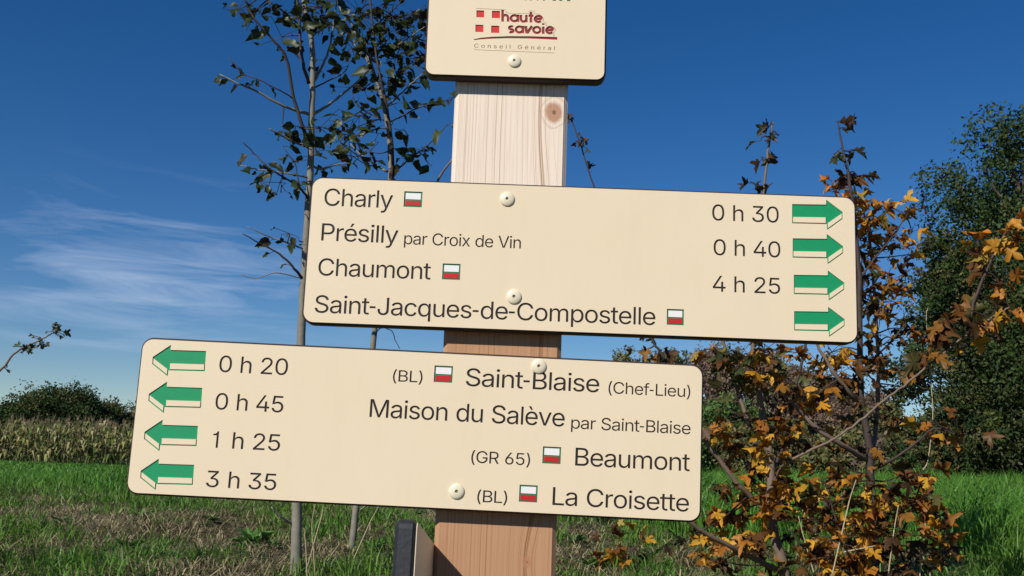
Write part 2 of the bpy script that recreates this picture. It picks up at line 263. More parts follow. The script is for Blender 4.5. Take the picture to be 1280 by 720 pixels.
'p':(424,'53,-143 53,379 112,379 112,319 118,319 123,327 130,336 137,346 147,355 158,364 171,373 188,379 207,383 229,384 259,382 287,374 313,361 335,342 354,320 370,293 381,261 388,227 390,189 388,151 381,116 370,84 355,57 336,34 313,16 288,3 260,-6 229,-8 208,-7 189,-3 173,4 159,12 147,21 138,31 130,41 124,50 118,59 114,59 114,-143;220,47 242,49 262,55 279,66 294,80 306,97 316,117 323,139 327,163 328,189 327,215 323,239 316,261 307,281 295,298 280,311 262,322 243,328 220,330 198,328 178,322 161,312 147,299 134,282 125,263 118,241 114,216 113,189 114,162 118,138 125,115 135,95 147,78 162,65 179,55 198,49'),
'q':(424,'372,-143 311,-143 311,59 306,59 301,50 295,41 287,31 277,21 266,12 252,4 236,-3 217,-7 195,-8 165,-6 137,3 111,16 89,34 70,57 55,84 43,116 36,151 34,189 36,227 43,261 55,293 70,320 89,342 112,361 137,374 165,382 196,384 218,383 237,379 253,373 267,364 278,355 287,346 295,336 301,327 307,319 313,319 313,379 372,379;205,47 226,49 246,55 263,65 278,78 290,95 299,115 306,138 310,162 312,189 310,216 306,241 300,263 290,282 278,299 263,312 246,322 227,328 205,330 182,328 162,322 145,311 130,298 118,281 108,261 102,239 98,215 96,189 98,163 102,139 109,117 118,97 130,80 145,66 162,55 182,49'),
'r':(259,'53,0 53,379 112,379 112,321 115,321 124,339 137,354 152,367 171,377 191,383 213,385 218,385 223,385 229,384 235,384 240,384 243,384 243,322 241,323 236,324 230,324 223,325 215,326 207,326 190,324 174,321 159,315 146,306 135,296 126,284 119,269 115,254 114,237 114,0'),
's':(365,'182,-8 157,-7 133,-3 112,3 93,12 76,24 62,38 50,54 41,73 36,94 94,107 101,87 111,72 124,60 141,52 160,47 181,45 206,47 227,53 244,62 258,74 265,88 268,103 266,115 262,126 254,136 243,144 229,150 212,155 149,170 118,180 92,192 72,208 58,227 50,249 47,274 49,295 55,314 65,332 79,347 95,360 115,370 137,378 161,383 187,384 212,383 234,379 254,372 271,363 286,352 299,339 309,324 318,308 324,290 268,277 262,291 254,304 243,316 228,325 210,331 187,333 166,331 147,326 131,317 119,305 111,292 109,277 110,264 115,253 124,243 136,235 152,229 172,223 229,209 261,200 287,187 306,171 320,153 328,131 331,107 329,85 323,65 312,47 298,31 281,18 260,6 236,-2 210,-7'),
't':(227,'204,379 204,327 6,327 6,379;65,471 126,471 126,98 127,83 130,70 136,61 144,55 156,51 170,50 175,50 180,50 185,51 191,52 197,53 202,54 213,2 207,0 200,-2 192,-3 184,-3 176,-4 168,-4 138,-1 113,7 92,21 77,41 68,64 65,93'),
'u':(410,'182,-5 158,-3 135,2 115,11 97,23 82,39 69,59 60,82 54,109 53,139 53,379 114,379 114,144 116,117 124,94 137,75 154,61 175,53 200,50 218,51 234,55 249,62 263,71 274,83 283,97 290,113 295,132 296,153 296,379 357,379 357,0 298,0 298,92 307,92 294,60 277,35 257,17 234,5 209,-3'),
'v':(389,'163,0 17,379 84,379 165,155 173,132 180,110 187,87 193,64 199,42 206,21 184,21 191,42 197,64 203,87 209,110 216,132 224,155 305,379 371,379 226,0'),
'x':(379,'21,0 171,218 171,171 29,379 100,379 147,306 159,287 170,270 179,253 188,237 198,221 207,206 175,206 185,221 194,237 202,253 211,270 222,287 233,306 282,379 352,379 209,169 209,214 358,0 287,0 231,85 219,103 209,120 200,136 191,152 182,167 173,182 205,182 195,167 187,152 178,136 170,120 160,103 148,85 91,0'),
'y':(389,'47,-139 61,-86 71,-87 83,-89 94,-90 104,-89 113,-86 122,-81 130,-74 138,-64 145,-51 151,-36 163,-1 17,379 84,379 165,155 173,132 180,109 187,87 193,64 199,42 206,21 184,21 190,42 196,64 202,87 209,110 216,132 224,155 305,379 371,379 204,-58 196,-77 187,-93 177,-107 165,-119 153,-128 139,-136 125,-141 109,-144 91,-145 82,-145 73,-144 65,-143 57,-142 52,-140'),
'è':(404,'212,-8 177,-5 145,3 117,16 92,35 72,58 56,85 44,116 37,150 34,187 36,224 44,258 55,290 71,317 91,340 115,359 142,373 172,382 205,384 226,383 246,380 266,374 285,366 303,355 319,341 334,324 347,305 357,282 365,256 370,227 371,194 371,169 75,169 75,221 338,221 310,202 308,226 304,248 298,269 288,286 277,301 263,314 246,323 227,328 205,330 183,328 164,323 146,313 131,301 119,286 109,270 102,251 97,231 96,211 96,178 98,151 102,127 110,106 121,88 135,73 151,61 169,53 190,48 212,46 227,47 241,49 254,53 265,58 276,65 285,73 294,82 300,93 306,105 365,91 358,72 348,55 335,39 320,26 302,14 283,4 261,-3 237,-7;180,429 114,529 182,529 230,429'),
'é':(404,'212,-8 177,-5 145,3 117,16 92,35 72,58 56,85 44,116 37,150 34,187 36,224 44,258 55,290 71,317 91,340 115,359 142,373 172,382 205,384 226,383 246,380 266,374 285,366 303,355 319,341 334,324 347,305 357,282 365,256 370,227 371,194 371,169 75,169 75,221 338,221 310,202 308,226 304,248 298,269 288,286 277,301 263,314 246,323 227,328 205,330 183,328 164,323 146,313 131,301 119,286 109,270 102,251 97,231 96,211 96,178 98,151 102,127 110,106 121,88 135,73 151,61 169,53 190,48 212,46 227,47 241,49 254,53 265,58 276,65 285,73 294,82 300,93 306,105 365,91 358,72 348,55 335,39 320,26 302,14 283,4 261,-3 237,-7;177,429 225,529 293,529 227,429'),
' ':(188,''),
}
G['l'] = (167, '53,0 114,0 114,509 53,509')
G['1'] = (453, '205,0 263,0 263,509 219,509 207,468 178,440 108,428 108,386 205,386')
CAP = 509.0
def poly_area(p): return 0.5 * np.sum(p[:, 0] * np.roll(p[:, 1], -1) - np.roll(p[:, 0], -1) * p[:, 1])
def thin(p, d):
    """move an outline inwards (its filled side is on the left or right by winding)"""
    e = np.roll(p, -1, 0) - p; L = np.linalg.norm(e, axis=1)
    p = p[L > 0]; e = np.roll(p, -1, 0) - p; L = np.linalg.norm(e, axis=1)[:, None]
    n = np.stack([-e[:, 1], e[:, 0]], 1) / L
    m = n + np.roll(n, 1, 0); ml = np.sum(m * m, 1)[:, None]; m = 2 * m / np.maximum(ml, 0.6)
    return p + m * d
GLYPH = {}
for ch, (adv, s) in G.items():
    ps = [np.array([[float(t) for t in q.split(',')] for q in part.split()]) for part in s.split(';') if part]
    if ps:
        big = max(ps, key=lambda p: abs(poly_area(p))); sg = 1 if poly_area(big) > 0 else -1
        ps = [thin(p, -1.5 * sg) for p in ps]
    if ch == '-':
        ps = [p * np.array([0.72, 1]) - np.array([np.mean(p[:, 0]) * 0.72 - 105, 0]) for p in ps]; adv = 240
    GLYPH[ch] = (adv - (0 if ch == ' ' else 30), ps)
def text_polys(s, u0, u1, v, cap, track=0):
    """outlines of a line of text from u0 to u1 on baseline v, in the sign's own metres"""
    x = 0.0; out = []
    for ch in s:
        adv, ps = GLYPH[ch]
        for p in ps: out.append(p + np.array([x, 0]))
        x += adv + track
    a = np.concatenate(out); lo, hi = a[:, 0].min(), a[:, 0].max(); k = (u1 - u0) / (hi - lo)
    return [np.stack([u0 + (p[:, 0] - lo) * k, v + p[:, 1] * cap / CAP], 1) for p in out]
def ribbon(pts, w, closed=False):
    """a line of some width as outlines, one quad per stretch"""
    P = np.array(pts, float); out = []
    n = len(P) if closed else len(P) - 1
    tn = []
    for i in range(len(P)):
        a = P[i - 1] if (i or closed) else P[0]; b = P[(i + 1) % len(P)] if (i < len(P) - 1 or closed) else P[-1]
        t = (b - a) / (np.linalg.norm(b - a) + 1e-12); tn.append(np.array([-t[1], t[0]]))
    for i in range(n):
        j = (i + 1) % len(P)
        out.append(np.array([P[i] + tn[i] * w / 2, P[i] - tn[i] * w / 2, P[j] - tn[j] * w / 2, P[j] + tn[j] * w / 2]))
    return [p if poly_area(p) > 0 else p[::-1] for p in out]
def inside(pts, polys):
    """non-zero winding test of many points against a set of outlines"""
    w = np.zeros(len(pts), int); X, Y = pts[:, 0][:, None], pts[:, 1][:, None]
    for p in polys:
        q = np.roll(p, -1, 0)
        x0, y0, x1, y1 = p[:, 0], p[:, 1], q[:, 0], q[:, 1]
        cr = (x1 - x0) * (Y - y0) - (X - x0) * (y1 - y0)
        w += np.sum((y0 <= Y) & (y1 > Y) & (cr > 0), 1) - np.sum((y0 > Y) & (y1 <= Y) & (cr < 0), 1)
    return w != 0
def rounded_rect(w, h, r, n=7):
    p = []
    for cx, cy, a0 in ((w / 2 - r, h / 2 - r, 0), (-w / 2 + r, h / 2 - r, 90), (-w / 2 + r, -h / 2 + r, 180), (w / 2 - r, -h / 2 + r, 270)):
        for k in range(n + 1):
            a = rad(a0 + 90 * k / n); p.append((cx + r * math.cos(a), cy + r * math.sin(a)))
    return np.array(p)
# ------------------------------------------------------------------ ground sheet
def ground_mat():
    m, n, l, b = new_mat('rough verge soil and turf')
    b.inputs['Roughness'].default_value = 0.95; b.inputs['Specular IOR Level'].default_value = 0.1
    tc = n.new('ShaderNodeTexCoord')
    def noise(s, d=6):
        k = n.new('ShaderNodeTexNoise'); k.inputs['Scale'].default_value = s; k.inputs['Detail'].default_value = d
        l.new(tc.outputs['Object'], k.inputs['Vector']); return k.outputs[0]
    def ramp(v, stops):
        r = n.new('ShaderNodeValToRGB'); l.new(v, r.inputs[0])
        r.color_ramp.elements[0].position, r.color_ramp.elements[0].color = stops[0][0], stops[0][1] + (1,)
        r.color_ramp.elements[1].position, r.color_ramp.elements[1].color = stops[-1][0], stops[-1][1] + (1,)
        for p, c in stops[1:-1]:
            e = r.color_ramp.elements.new(p); e.color = c + (1,)
        return r.outputs[0]
    near = ramp(noise(34, 8), [(0.30, (0.020, 0.016, 0.009)), (0.48, (0.060, 0.048, 0.024)), (0.62, (0.120, 0.095, 0.052)), (0.75, (0.17, 0.14, 0.085))])
    far = ramp(noise(0.9, 8), [(0.3, (0.022, 0.060, 0.012)), (0.7, (0.045, 0.105, 0.022))])
    sx = n.new('ShaderNodeSeparateXYZ'); l.new(tc.outputs['Object'], sx.inputs[0])
    mr = n.new('ShaderNodeMapRange'); l.new(sx.outputs[1], mr.inputs['Value']); mr.inputs['From Min'].default_value = 4.0; mr.inputs['From Max'].default_value = 7.0
    mx = n.new('ShaderNodeMix'); mx.data_type = 'RGBA'; l.new(mr.outputs[0], mx.inputs['Factor']); l.new(near, mx.inputs[6]); l.new(far, mx.inputs[7])
    l.new(mx.outputs[2], b.inputs['Base Color'])
    bp = n.new('ShaderNodeBump'); bp.inputs['Strength'].default_value = 0.8; bp.inputs['Distance'].default_value = 0.02
    l.new(noise(60, 8), bp.inputs['Height']); l.new(bp.outputs[0], b.inputs['Normal'])
    return m
xs = np.concatenate([[-2500, -900, -300, -120, -60], np.linspace(-30, -6, 17), np.linspace(-5.5, 5.5, 90), np.linspace(6, 30, 17), [60, 120, 300, 900, 2500]])
ys = np.concatenate([[-400, -60, -15, -4, -1, 0.3, 0.9], np.linspace(1.1, 8, 90), np.linspace(8.4, 20, 24), np.linspace(22, 60, 14), [80, 110, 150, 220, 300, 600, 1200, 2500]])
gx, gy = np.meshgrid(xs, ys); gz = ground_z(gx, gy)
nv = gx.size; W = len(xs)
ii = np.arange(len(ys) - 1)[:, None] * W + np.arange(W - 1)[None, :]
quad = np.stack([ii, ii + 1, ii + W + 1, ii + W], -1).reshape(-1, 4)
g = fast_mesh('ground', np.stack([gx, gy, gz], -1).reshape(-1, 3), quad.ravel(), np.full(len(quad), 4), np.ones((nv, 3)), ground_mat(), smooth=True)
tag(g, kind='structure')

# ------------------------------------------------------------------ grass
M_GRASS = leaf_mat('grass blades', 0.35, 0.45, 0.3)
M_STRAW = leaf_mat('dry grass', 0.2, 0.7, 0.15)
def blades(n, x, y, h, w, lean, cols, name, mat, label, cat):
    """n tapering blades that bend over; h, w, lean per blade"""
    a = RNG.uniform(0, 2 * math.pi, n); fa = RNG.uniform(0, 2 * math.pi, n)
    z = ground_z(x, y) - 0.006
    side = np.stack([np.cos(fa), np.sin(fa), np.zeros(n)], 1) * (w / 2)[:, None]
    out = np.stack([np.cos(a), np.sin(a), np.zeros(n)], 1)
    B = np.stack([x, y, z], 1)
    m = B + out * (h * lean * 0.30)[:, None] + np.stack([0 * h, 0 * h, h * 0.58], 1)
    t = B + out * (h * lean)[:, None] + np.stack([0 * h, 0 * h, h * (1.0 - 0.35 * np.clip(lean, 0, 1.6))], 1)
    V = np.stack([B - side, B + side, m - side * 0.8, m + side * 0.8, t], 1).reshape(-1, 3)
    k = np.arange(n)[:, None] * 5
    fi = np.concatenate([k + np.array([[0, 1, 3, 2]]), k + np.array([[2, 3, 4]])], 1).ravel()
    sz = np.tile([4, 3], n)
    C = np.repeat(cols, 5, 0)
    o = fast_mesh(name, V, fi, sz, C, mat)
    return tag(o, label, cat, kind='stuff')
def wedge(n, y0, y1, pad=0.7, pw=1.0):
    y = y0 + (y1 - y0) * RNG.random(n) ** pw
    x = (RNG.random(n) * 2 - 1) * (0.53 * y + pad)
    return x, y
def dry_mask(x, y):
    """0..1: bare and straw-coloured patches of the near verge"""
    d = 0.8 * fbm(x * 0.75, y * 0.55, 11) + 0.5 * fbm(x * 2.4, y * 1.7, 12)
    e = np.clip((5.4 - y) / 1.2, 0, 1) * np.clip((0.9 - x) / 1.3 + 0.65, 0.12, 1)
    return np.clip(0.47 + 1.15 * d, 0, 1) * e
def greens(n, bright, x, y):
    base = np.array([0.070, 0.185, 0.022]); t = RNG.random((n, 1)); u = np.clip(0.5 + 0.5 * fbm(x * 0.8, y * 0.5, 21), 0, 1)[:, None]
    c = base * (0.55 + 0.9 * t) * bright
    c = c * (1 - 0.30 * u) + np.array([0.140, 0.200, 0.034]) * 0.30 * u * bright
    return c
parts = []
# short verge turf
n = 150000; x, y = wedge(n, 1.9, 5.8, pw=1.15); d = dry_mask(x, y)
keep = RNG.random(n) > d * 0.93; x, y, d = x[keep], y[keep], d[keep]; n = len(x)
tuft = np.clip(0.75 + 1.1 * fbm(x * 1.9, y * 1.2, 31), 0.25, 2.0)
h = RNG.uniform(0.02, 0.085, n) * tuft * (1 - 0.45 * d) * (1 + 0.8 * np.clip((x - 0.5) / 1.2, 0, 1))
blades(n, x, y, h, RNG.uniform(0.0022, 0.005, n), RNG.uniform(0.2, 1.3, n), greens(n, 1.2, x, y) * np.array([1.15, 1.0, 1.1]), 'verge_grass', M_GRASS, 'short patchy green grass on the rough verge behind the post', 'grass')
# dry flattened grass among it
n = 110000; x, y = wedge(n, 1.9, 5.8, pw=1.15); d = dry_mask(x, y)
keep = RNG.random(n) < 0.10 + d * 0.95; x, y = x[keep], y[keep]; n = len(x)
t = RNG.random((n, 1)) ** 1.4; c = (np.array([0.22, 0.18, 0.085]) * (1 - t) + np.array([0.60, 0.51, 0.31]) * t) * RNG.uniform(0.45, 1.0, (n, 1))
blades(n, x, y, RNG.uniform(0.02, 0.06, n), RNG.uniform(0.0016, 0.0040, n), RNG.uniform(0.6, 2.6, n), c, 'dry_grass', M_STRAW, 'bleached dry grass matted on the bare patches of the verge', 'dry grass')
# lush field grass beyond
n = 150000; x, y = wedge(n, 3.0, 16, pad=1.6, pw=1.5)
lush = np.clip((y - 4.5 + 2.0 * np.clip(x, -0.3, 1.0) + 0.7 * fbm(x * 0.7, y * 0.5, 41)) / 1.1, 0, 1)
keep = RNG.random(n) < lush; x, y = x[keep], y[keep]; n = len(x)
h = RNG.uniform(0.10, 0.22, n) * (1 + 0.25 * fbm(x * 0.9, y * 0.6, 43)) * np.interp(x, [-4, -0.6, 0.8, 2], [0.62, 0.72, 1.05, 1.15])
blades(n, x, y, h, RNG.uniform(0.0035, 0.0075, n) * (0.7 + y / 12), RNG.uniform(0.15, 0.9, n), greens(n, 1.30, x, y), 'field_grass', M_GRASS, 'lush bright green grass of the field beyond the verge', 'grass')
n = 70000; x, y = wedge(n, 15, 46, pad=4, pw=1.3)
blades(n, x, y, RNG.uniform(0.10, 0.24, n) * np.interp(x, [-8, 0], [0.7, 1]), RNG.uniform(0.015, 0.04, n), RNG.uniform(0.15, 0.8, n), greens(n, 1.25, x, y), 'meadow_grass', M_GRASS, 'far green meadow grass reaching to the maize and the wood', 'grass')

# ------------------------------------------------------------------ maize
M_CORN = leaf_mat('withering maize', 0.25, 0.7, 0.2)
V = []; FI = []; SZ = []; CC = []; nb = 0
for row in range(7):
    for x in np.arange(-30.5, -9.5, 0.21):
        yy = 42.5 + row * 0.75 + random.uniform(-0.12, 0.12) + 0.08 * (x + 20); xx = x + random.uniform(-0.07, 0.07)
        zz = float(ground_z(xx, yy)); hh = random.uniform(1.45, 1.95) * (1 + 0.04 * math.sin(x * 1.3))
        lx, ly = random.uniform(-0.1, 0.1), random.uniform(-0.08, 0.08)
        def pt(t): return np.array([xx + lx * t * t * hh, yy + ly * t * t * hh, zz + t * hh])
        col = np.array(random.choice([(0.30, 0.24, 0.12), (0.24, 0.21, 0.095), (0.17, 0.17, 0.06), (0.36, 0.29, 0.16)])) * random.uniform(0.6, 1.05)
        for q in ((0.014, 0), (0, 0.014)):
            e = np.array([q[0], q[1], 0])
            V += [pt(0) - e, pt(0) + e, pt(0.95) + e * 0.5, pt(0.95) - e * 0.5]; FI += [nb, nb + 1, nb + 2, nb + 3]; SZ.append(4); nb += 4; CC += [col] * 4
        for k in range(random.randint(8, 11)):
            t0 = random.uniform(0.12, 0.9); a = random.uniform(0, 2 * math.pi); ln = random.uniform(0.35, 0.7) * (1.1 - 0.5 * t0); rise = random.uniform(-0.1, 0.55)
            d = np.array([math.cos(a), math.sin(a), 0]); sd = np.array([-d[1], d[0], 0.25]) * random.uniform(0.035, 0.07)
            p0 = pt(t0); p1 = p0 + d * ln * 0.45 + np.array([0, 0, ln * rise]); p2 = p0 + d * ln * 0.8 + np.array([0, 0, ln * (rise - 0.65)])
            c2 = np.array(random.choice([(0.50, 0.44, 0.24), (0.38, 0.36, 0.15), (0.17, 0.22, 0.06), (0.30, 0.30, 0.11), (0.11, 0.16, 0.045)])) * random.uniform(0.55, 1.05)
            V += [p0 - sd * 0.6, p0 + sd * 0.6, p1 + sd, p1 - sd, p2]; FI += [nb, nb + 1, nb + 2, nb + 3, nb + 3, nb + 2, nb + 4]; SZ += [4, 3]; nb += 5; CC += [c2] * 5
        for k in range(4):     # tassel
            a = random.uniform(0, 6.28); p0 = pt(0.93); p1 = p0 + np.array([math.cos(a) * 0.09, math.sin(a) * 0.09, random.uniform(0.15, 0.32)]); e = np.array([0.012, 0.006, 0])
            V += [p0 - e, p0 + e, p1]; FI += [nb, nb + 1, nb + 2]; SZ.append(3); nb += 3; CC += [np.array((0.36, 0.29, 0.17)) * random.uniform(0.6, 1)] * 3
o = fast_mesh('maize_crop', np.array(V), np.array(FI), np.array(SZ), np.array(CC), M_CORN)
tag(o, 'strip of tall withering maize in front of the rounded trees at left', 'maize', kind='stuff')

# ------------------------------------------------------------------ far trees
M_CROWN = leaf_mat('tree foliage', 0.25, 0.6, 0.2)
M_BARK = simple_mat('grey brown bark', (0.12, 0.095, 0.07), 0.9, 0.35, 6, 0.5)
def leaf_cloud(P, size, cols, rng):
    """one folded leaf (two triangles) at every point"""
    n = len(P)
    a = rng.normal(size=(n, 3)); a /= np.linalg.norm(a, axis=1)[:, None]
    b = rng.normal(size=(n, 3)); b -= a * np.sum(a * b, 1)[:, None]; b /= np.linalg.norm(b, axis=1)[:, None]
    c = np.cross(a, b)
    s = (size * rng.uniform(0.6, 1.3, n))[:, None]
    V = np.stack([P - a * s, P + b * s * 0.5 + c * s * 0.15, P + a * s, P - b * s * 0.5 + c * s * 0.15], 1).reshape(-1, 3)
    k = np.arange(n)[:, None] * 4
    fi = np.concatenate([k + np.array([[0, 1, 2]]), k + np.array([[0, 2, 3]])], 1).ravel()
    return V, fi, np.full(2 * n, 3), np.repeat(cols, 4, 0)
def far_tree(name, base, h, w, palette, n_leaf, leaf, seed, label, group=None, lobes=18, skirt=0.12, top=0.75, sparse=0.0, trunk_r=None, shape='round', nclump=26):
    """tapered trunk with limbs, leaf clumps round the limb ends"""
    rng = np.random.default_rng(seed)
    root = tag(empty(name, base), label, 'tree', group)
    tr = trunk_r or h * 0.022
    mb = MB(); top_p = Vector((rng.normal() * 0.03 * h, rng.normal() * 0.03 * h, h * 0.86))
    path = smooth_path([Vector((0, 0, -0.2)), Vector((rng.normal() * 0.02 * h, 0, h * 0.3)), Vector((rng.normal() * 0.03 * h, rng.normal() * 0.02 * h, h * 0.6)), top_p], 4)
    mb.tube(path, [tr * (1 - 0.85 * i / (len(path) - 1)) for i in range(len(path))], 7)
    ends = []
    for k in range(lobes):
        t = skirt + (0.95 - skirt) * (k + rng.random()) / lobes
        if shape == 'round': prof = math.sin(math.pi * min(1, 0.16 + t * 0.80)) ** 0.7
        elif shape == 'cone': prof = 1.05 - 0.85 * t
        else: prof = 0.55 + 0.45 * math.sin(math.pi * t)
        a = k * 2.4 + rng.uniform(-0.5, 0.5); r = w / 2 * prof * rng.uniform(0.55, 0.95)
        st = path[min(len(path) - 1, int(t * 0.82 * (len(path) - 1)))]
        e = Vector((math.cos(a) * r, math.sin(a) * r, h * t))
        mid = st.lerp(e, 0.55) + Vector((0, 0, 0.04 * h))
        lp = smooth_path([st, mid, e], 3); mb.tube(lp, [tr * 0.45 * (1 - 0.8 * i / (len(lp) - 1)) for i in range(len(lp))], 5)
        ends.append((np.array(e), w * rng.uniform(0.15, 0.26) * (0.6 + 0.4 * prof)))
        if rng.random() < 0.6: ends.append((np.array(mid), w * rng.uniform(0.12, 0.2)))
    ends.append((np.array((top_p.x, top_p.y, h * 0.92)), w * 0.16))
    mb.build('trunk', M_BARK, root)
    P = []; C = []
    per = int(n_leaf / (len(ends) * nclump))
    for e, r in ends:
        for k in range(nclump):
            d = rng.normal(size=3); d /= np.linalg.norm(d); q = e + d * r * rng.uniform(0.35, 1.15) * np.array([1, 1, 0.85])
            if rng.random() < sparse: continue
            m = int(per * rng.uniform(0.5, 1.5)) + 1
            pts = q + rng.normal(size=(m, 3)) * r * 0.17
            col = np.array(palette[rng.integers(len(palette))]) * rng.uniform(0.75, 1.3)
            P.append(pts); C.append(col * rng.uniform(0.75, 1.25, (m, 1)))
    P = np.concatenate(P); C = np.concatenate(C)
    V, fi, sz, cc = leaf_cloud(P, np.full(len(P), leaf), C, rng)
    fast_mesh('crown', V, fi, sz, cc, M_CROWN, root)
    return root
def place(px, depth, dz=0.0):
    p = at(px, 580, depth); return gpt(p.x, depth) + Vector((0, 0, dz))
def height_to(px, py, depth):
    p = at(px, py, depth); return p.z - float(ground_z(p.x, depth))
GR = [(0.030, 0.056, 0.015), (0.042, 0.074, 0.018), (0.024, 0.045, 0.015), (0.070, 0.092, 0.024)]
OL = [(0.100, 0.096, 0.034), (0.075, 0.080, 0.030), (0.110, 0.090, 0.038), (0.060, 0.068, 0.024)]
BR = [(0.115, 0.075, 0.055), (0.095, 0.065, 0.052), (0.085, 0.070, 0.045), (0.13, 0.085, 0.055)]
# the tall tree group at the right edge
far_tree('broadleaf_tree', place(1292, 25), height_to(1292, 150, 25), 4.4, GR + [(0.045, 0.085, 0.035)], 40000, 0.062, 101,
         'tall airy dark green tree reaching highest at the right edge of the field', None, lobes=26, skirt=0.25, sparse=0.10, shape='column', nclump=30)
far_tree('broadleaf_tree', place(1218, 21), height_to(1218, 298, 21), 2.7, GR + OL[:2], 60000, 0.046, 102,
         'bushy dark green tree before the tall airy tree, its lower left neighbour', None, lobes=26, skirt=0.06, shape='round', nclump=30)
far_tree('broadleaf_tree', place(1300, 20), height_to(1300, 330, 20), 3.4, GR + OL[1:2], 60000, 0.046, 103,
         'dense dark green tree half cut off by the right edge of the photo', None, lobes=24, skirt=0.06, shape='round', nclump=30)
far_tree('field_bush', place(1165, 20.5), height_to(1165, 530, 20.5), 1.6, OL + GR[:2], 16000, 0.045, 104,
         'low olive bush at the left foot of the dark green trees', None, lobes=14, skirt=0.05, nclump=22)
# the wood behind the maples
wood = [ # px, depth, top py, width, palette, seed, label
    (835, 74, 447, 5.4, OL, 1, 'grey green tree top seen in the gap between the two wide boards'),
    (905, 66, 446, 6.2, BR, 2, 'rusty brown tree just right of the lower wide board'),
    (965, 70, 455, 6.0, BR, 3, 'reddish brown tree of the wood behind the left maple stems'),
    (1020, 72, 478, 6.0, BR, 4, 'brown tree of the wood between the two maple saplings'),
    (1068, 68, 500, 5.4, BR, 5, 'olive tree of the wood behind the tall maple sapling'),
    (1115, 62, 520, 4.6, OL, 6, 'low olive tree left of the dark green trees'),
    (905, 52, 505, 4.2, [(0.05, 0.085, 0.02), (0.06, 0.10, 0.025), (0.04, 0.07, 0.018)], 7, 'fresh green rounded bush at the edge of the wood beside the lower board'),
    (960, 50, 535, 4.2, OL, 8, 'olive bush at the foot of the reddish brown tree'),
    (1012, 50, 538, 4.0, OL, 9, 'olive green bush at the edge of the wood between the maples'),
    (1062, 48, 552, 4.0, OL, 10, 'low olive bush in front of the wood behind the tall maple'),
    (1115, 46, 560, 3.8, OL[2:] + BR[:2], 11, 'low brownish bush between the tall maple and the dark green trees'),
    (885, 84, 440, 6.5, BR, 14, 'brown tree at the back of the wood above the fresh green bush'),
    (940, 86, 448, 6.8, BR, 15, 'tall brown tree at the back of the wood behind the forked maple'),
    (990, 84, 462, 6.5, BR, 16, 'brown tree at the back of the wood left of the tall maple'),
    (1045, 86, 476, 6.5, BR, 17, 'brown tree at the back of the wood behind the stem of the tall maple'),
    (1092, 82, 500, 5.5, BR, 18, 'low brown tree at the back of the wood right of the tall maple'),
    (780, 78, 452, 5.5, OL, 12, 'olive tree of the wood mostly hidden by the lower board'),
    (860, 56, 520, 4.4, OL, 13, 'dark bush mostly hidden behind the right end of the lower board'),
]
for px, dep, py, w, pal, sd, lab in wood:
    py = py - 9 if dep > 55 else py
    far_tree('woodland_tree' if dep > 55 else 'woodland_bush', place(px, dep), height_to(px, py, dep), w, [tuple(1.7 * q for q in c) for c in pal], 9000, 0.13, 200 + sd, lab, 'trees and bushes of the far wood',
             lobes=16, skirt=0.05 if dep <= 55 else 0.10, nclump=20)
# rounded trees behind the maize
for px, dep, py, w, pal, sd, lab in ((62, 88, 489, 9.0, GR + OL[:1], 31, 'large rounded dark tree behind the maize, highest of the left row'),
                                     (122, 92, 505, 6.8, OL + GR[:2], 32, 'rounded olive tree behind the maize, beside the large dark one'),
                                     (5, 90, 508, 7.0, GR, 33, 'dark tree behind the maize at the left edge'),
                                     (166, 95, 520, 5.0, GR, 34, 'small dark tree behind the maize touching the lower board')):
    far_tree('rounded_tree', place(px, dep), height_to(px, py + 4, dep), w, pal, 40000, 0.13, 300 + sd, lab, 'rounded trees behind the maize', lobes=34, skirt=0.03, nclump=24)
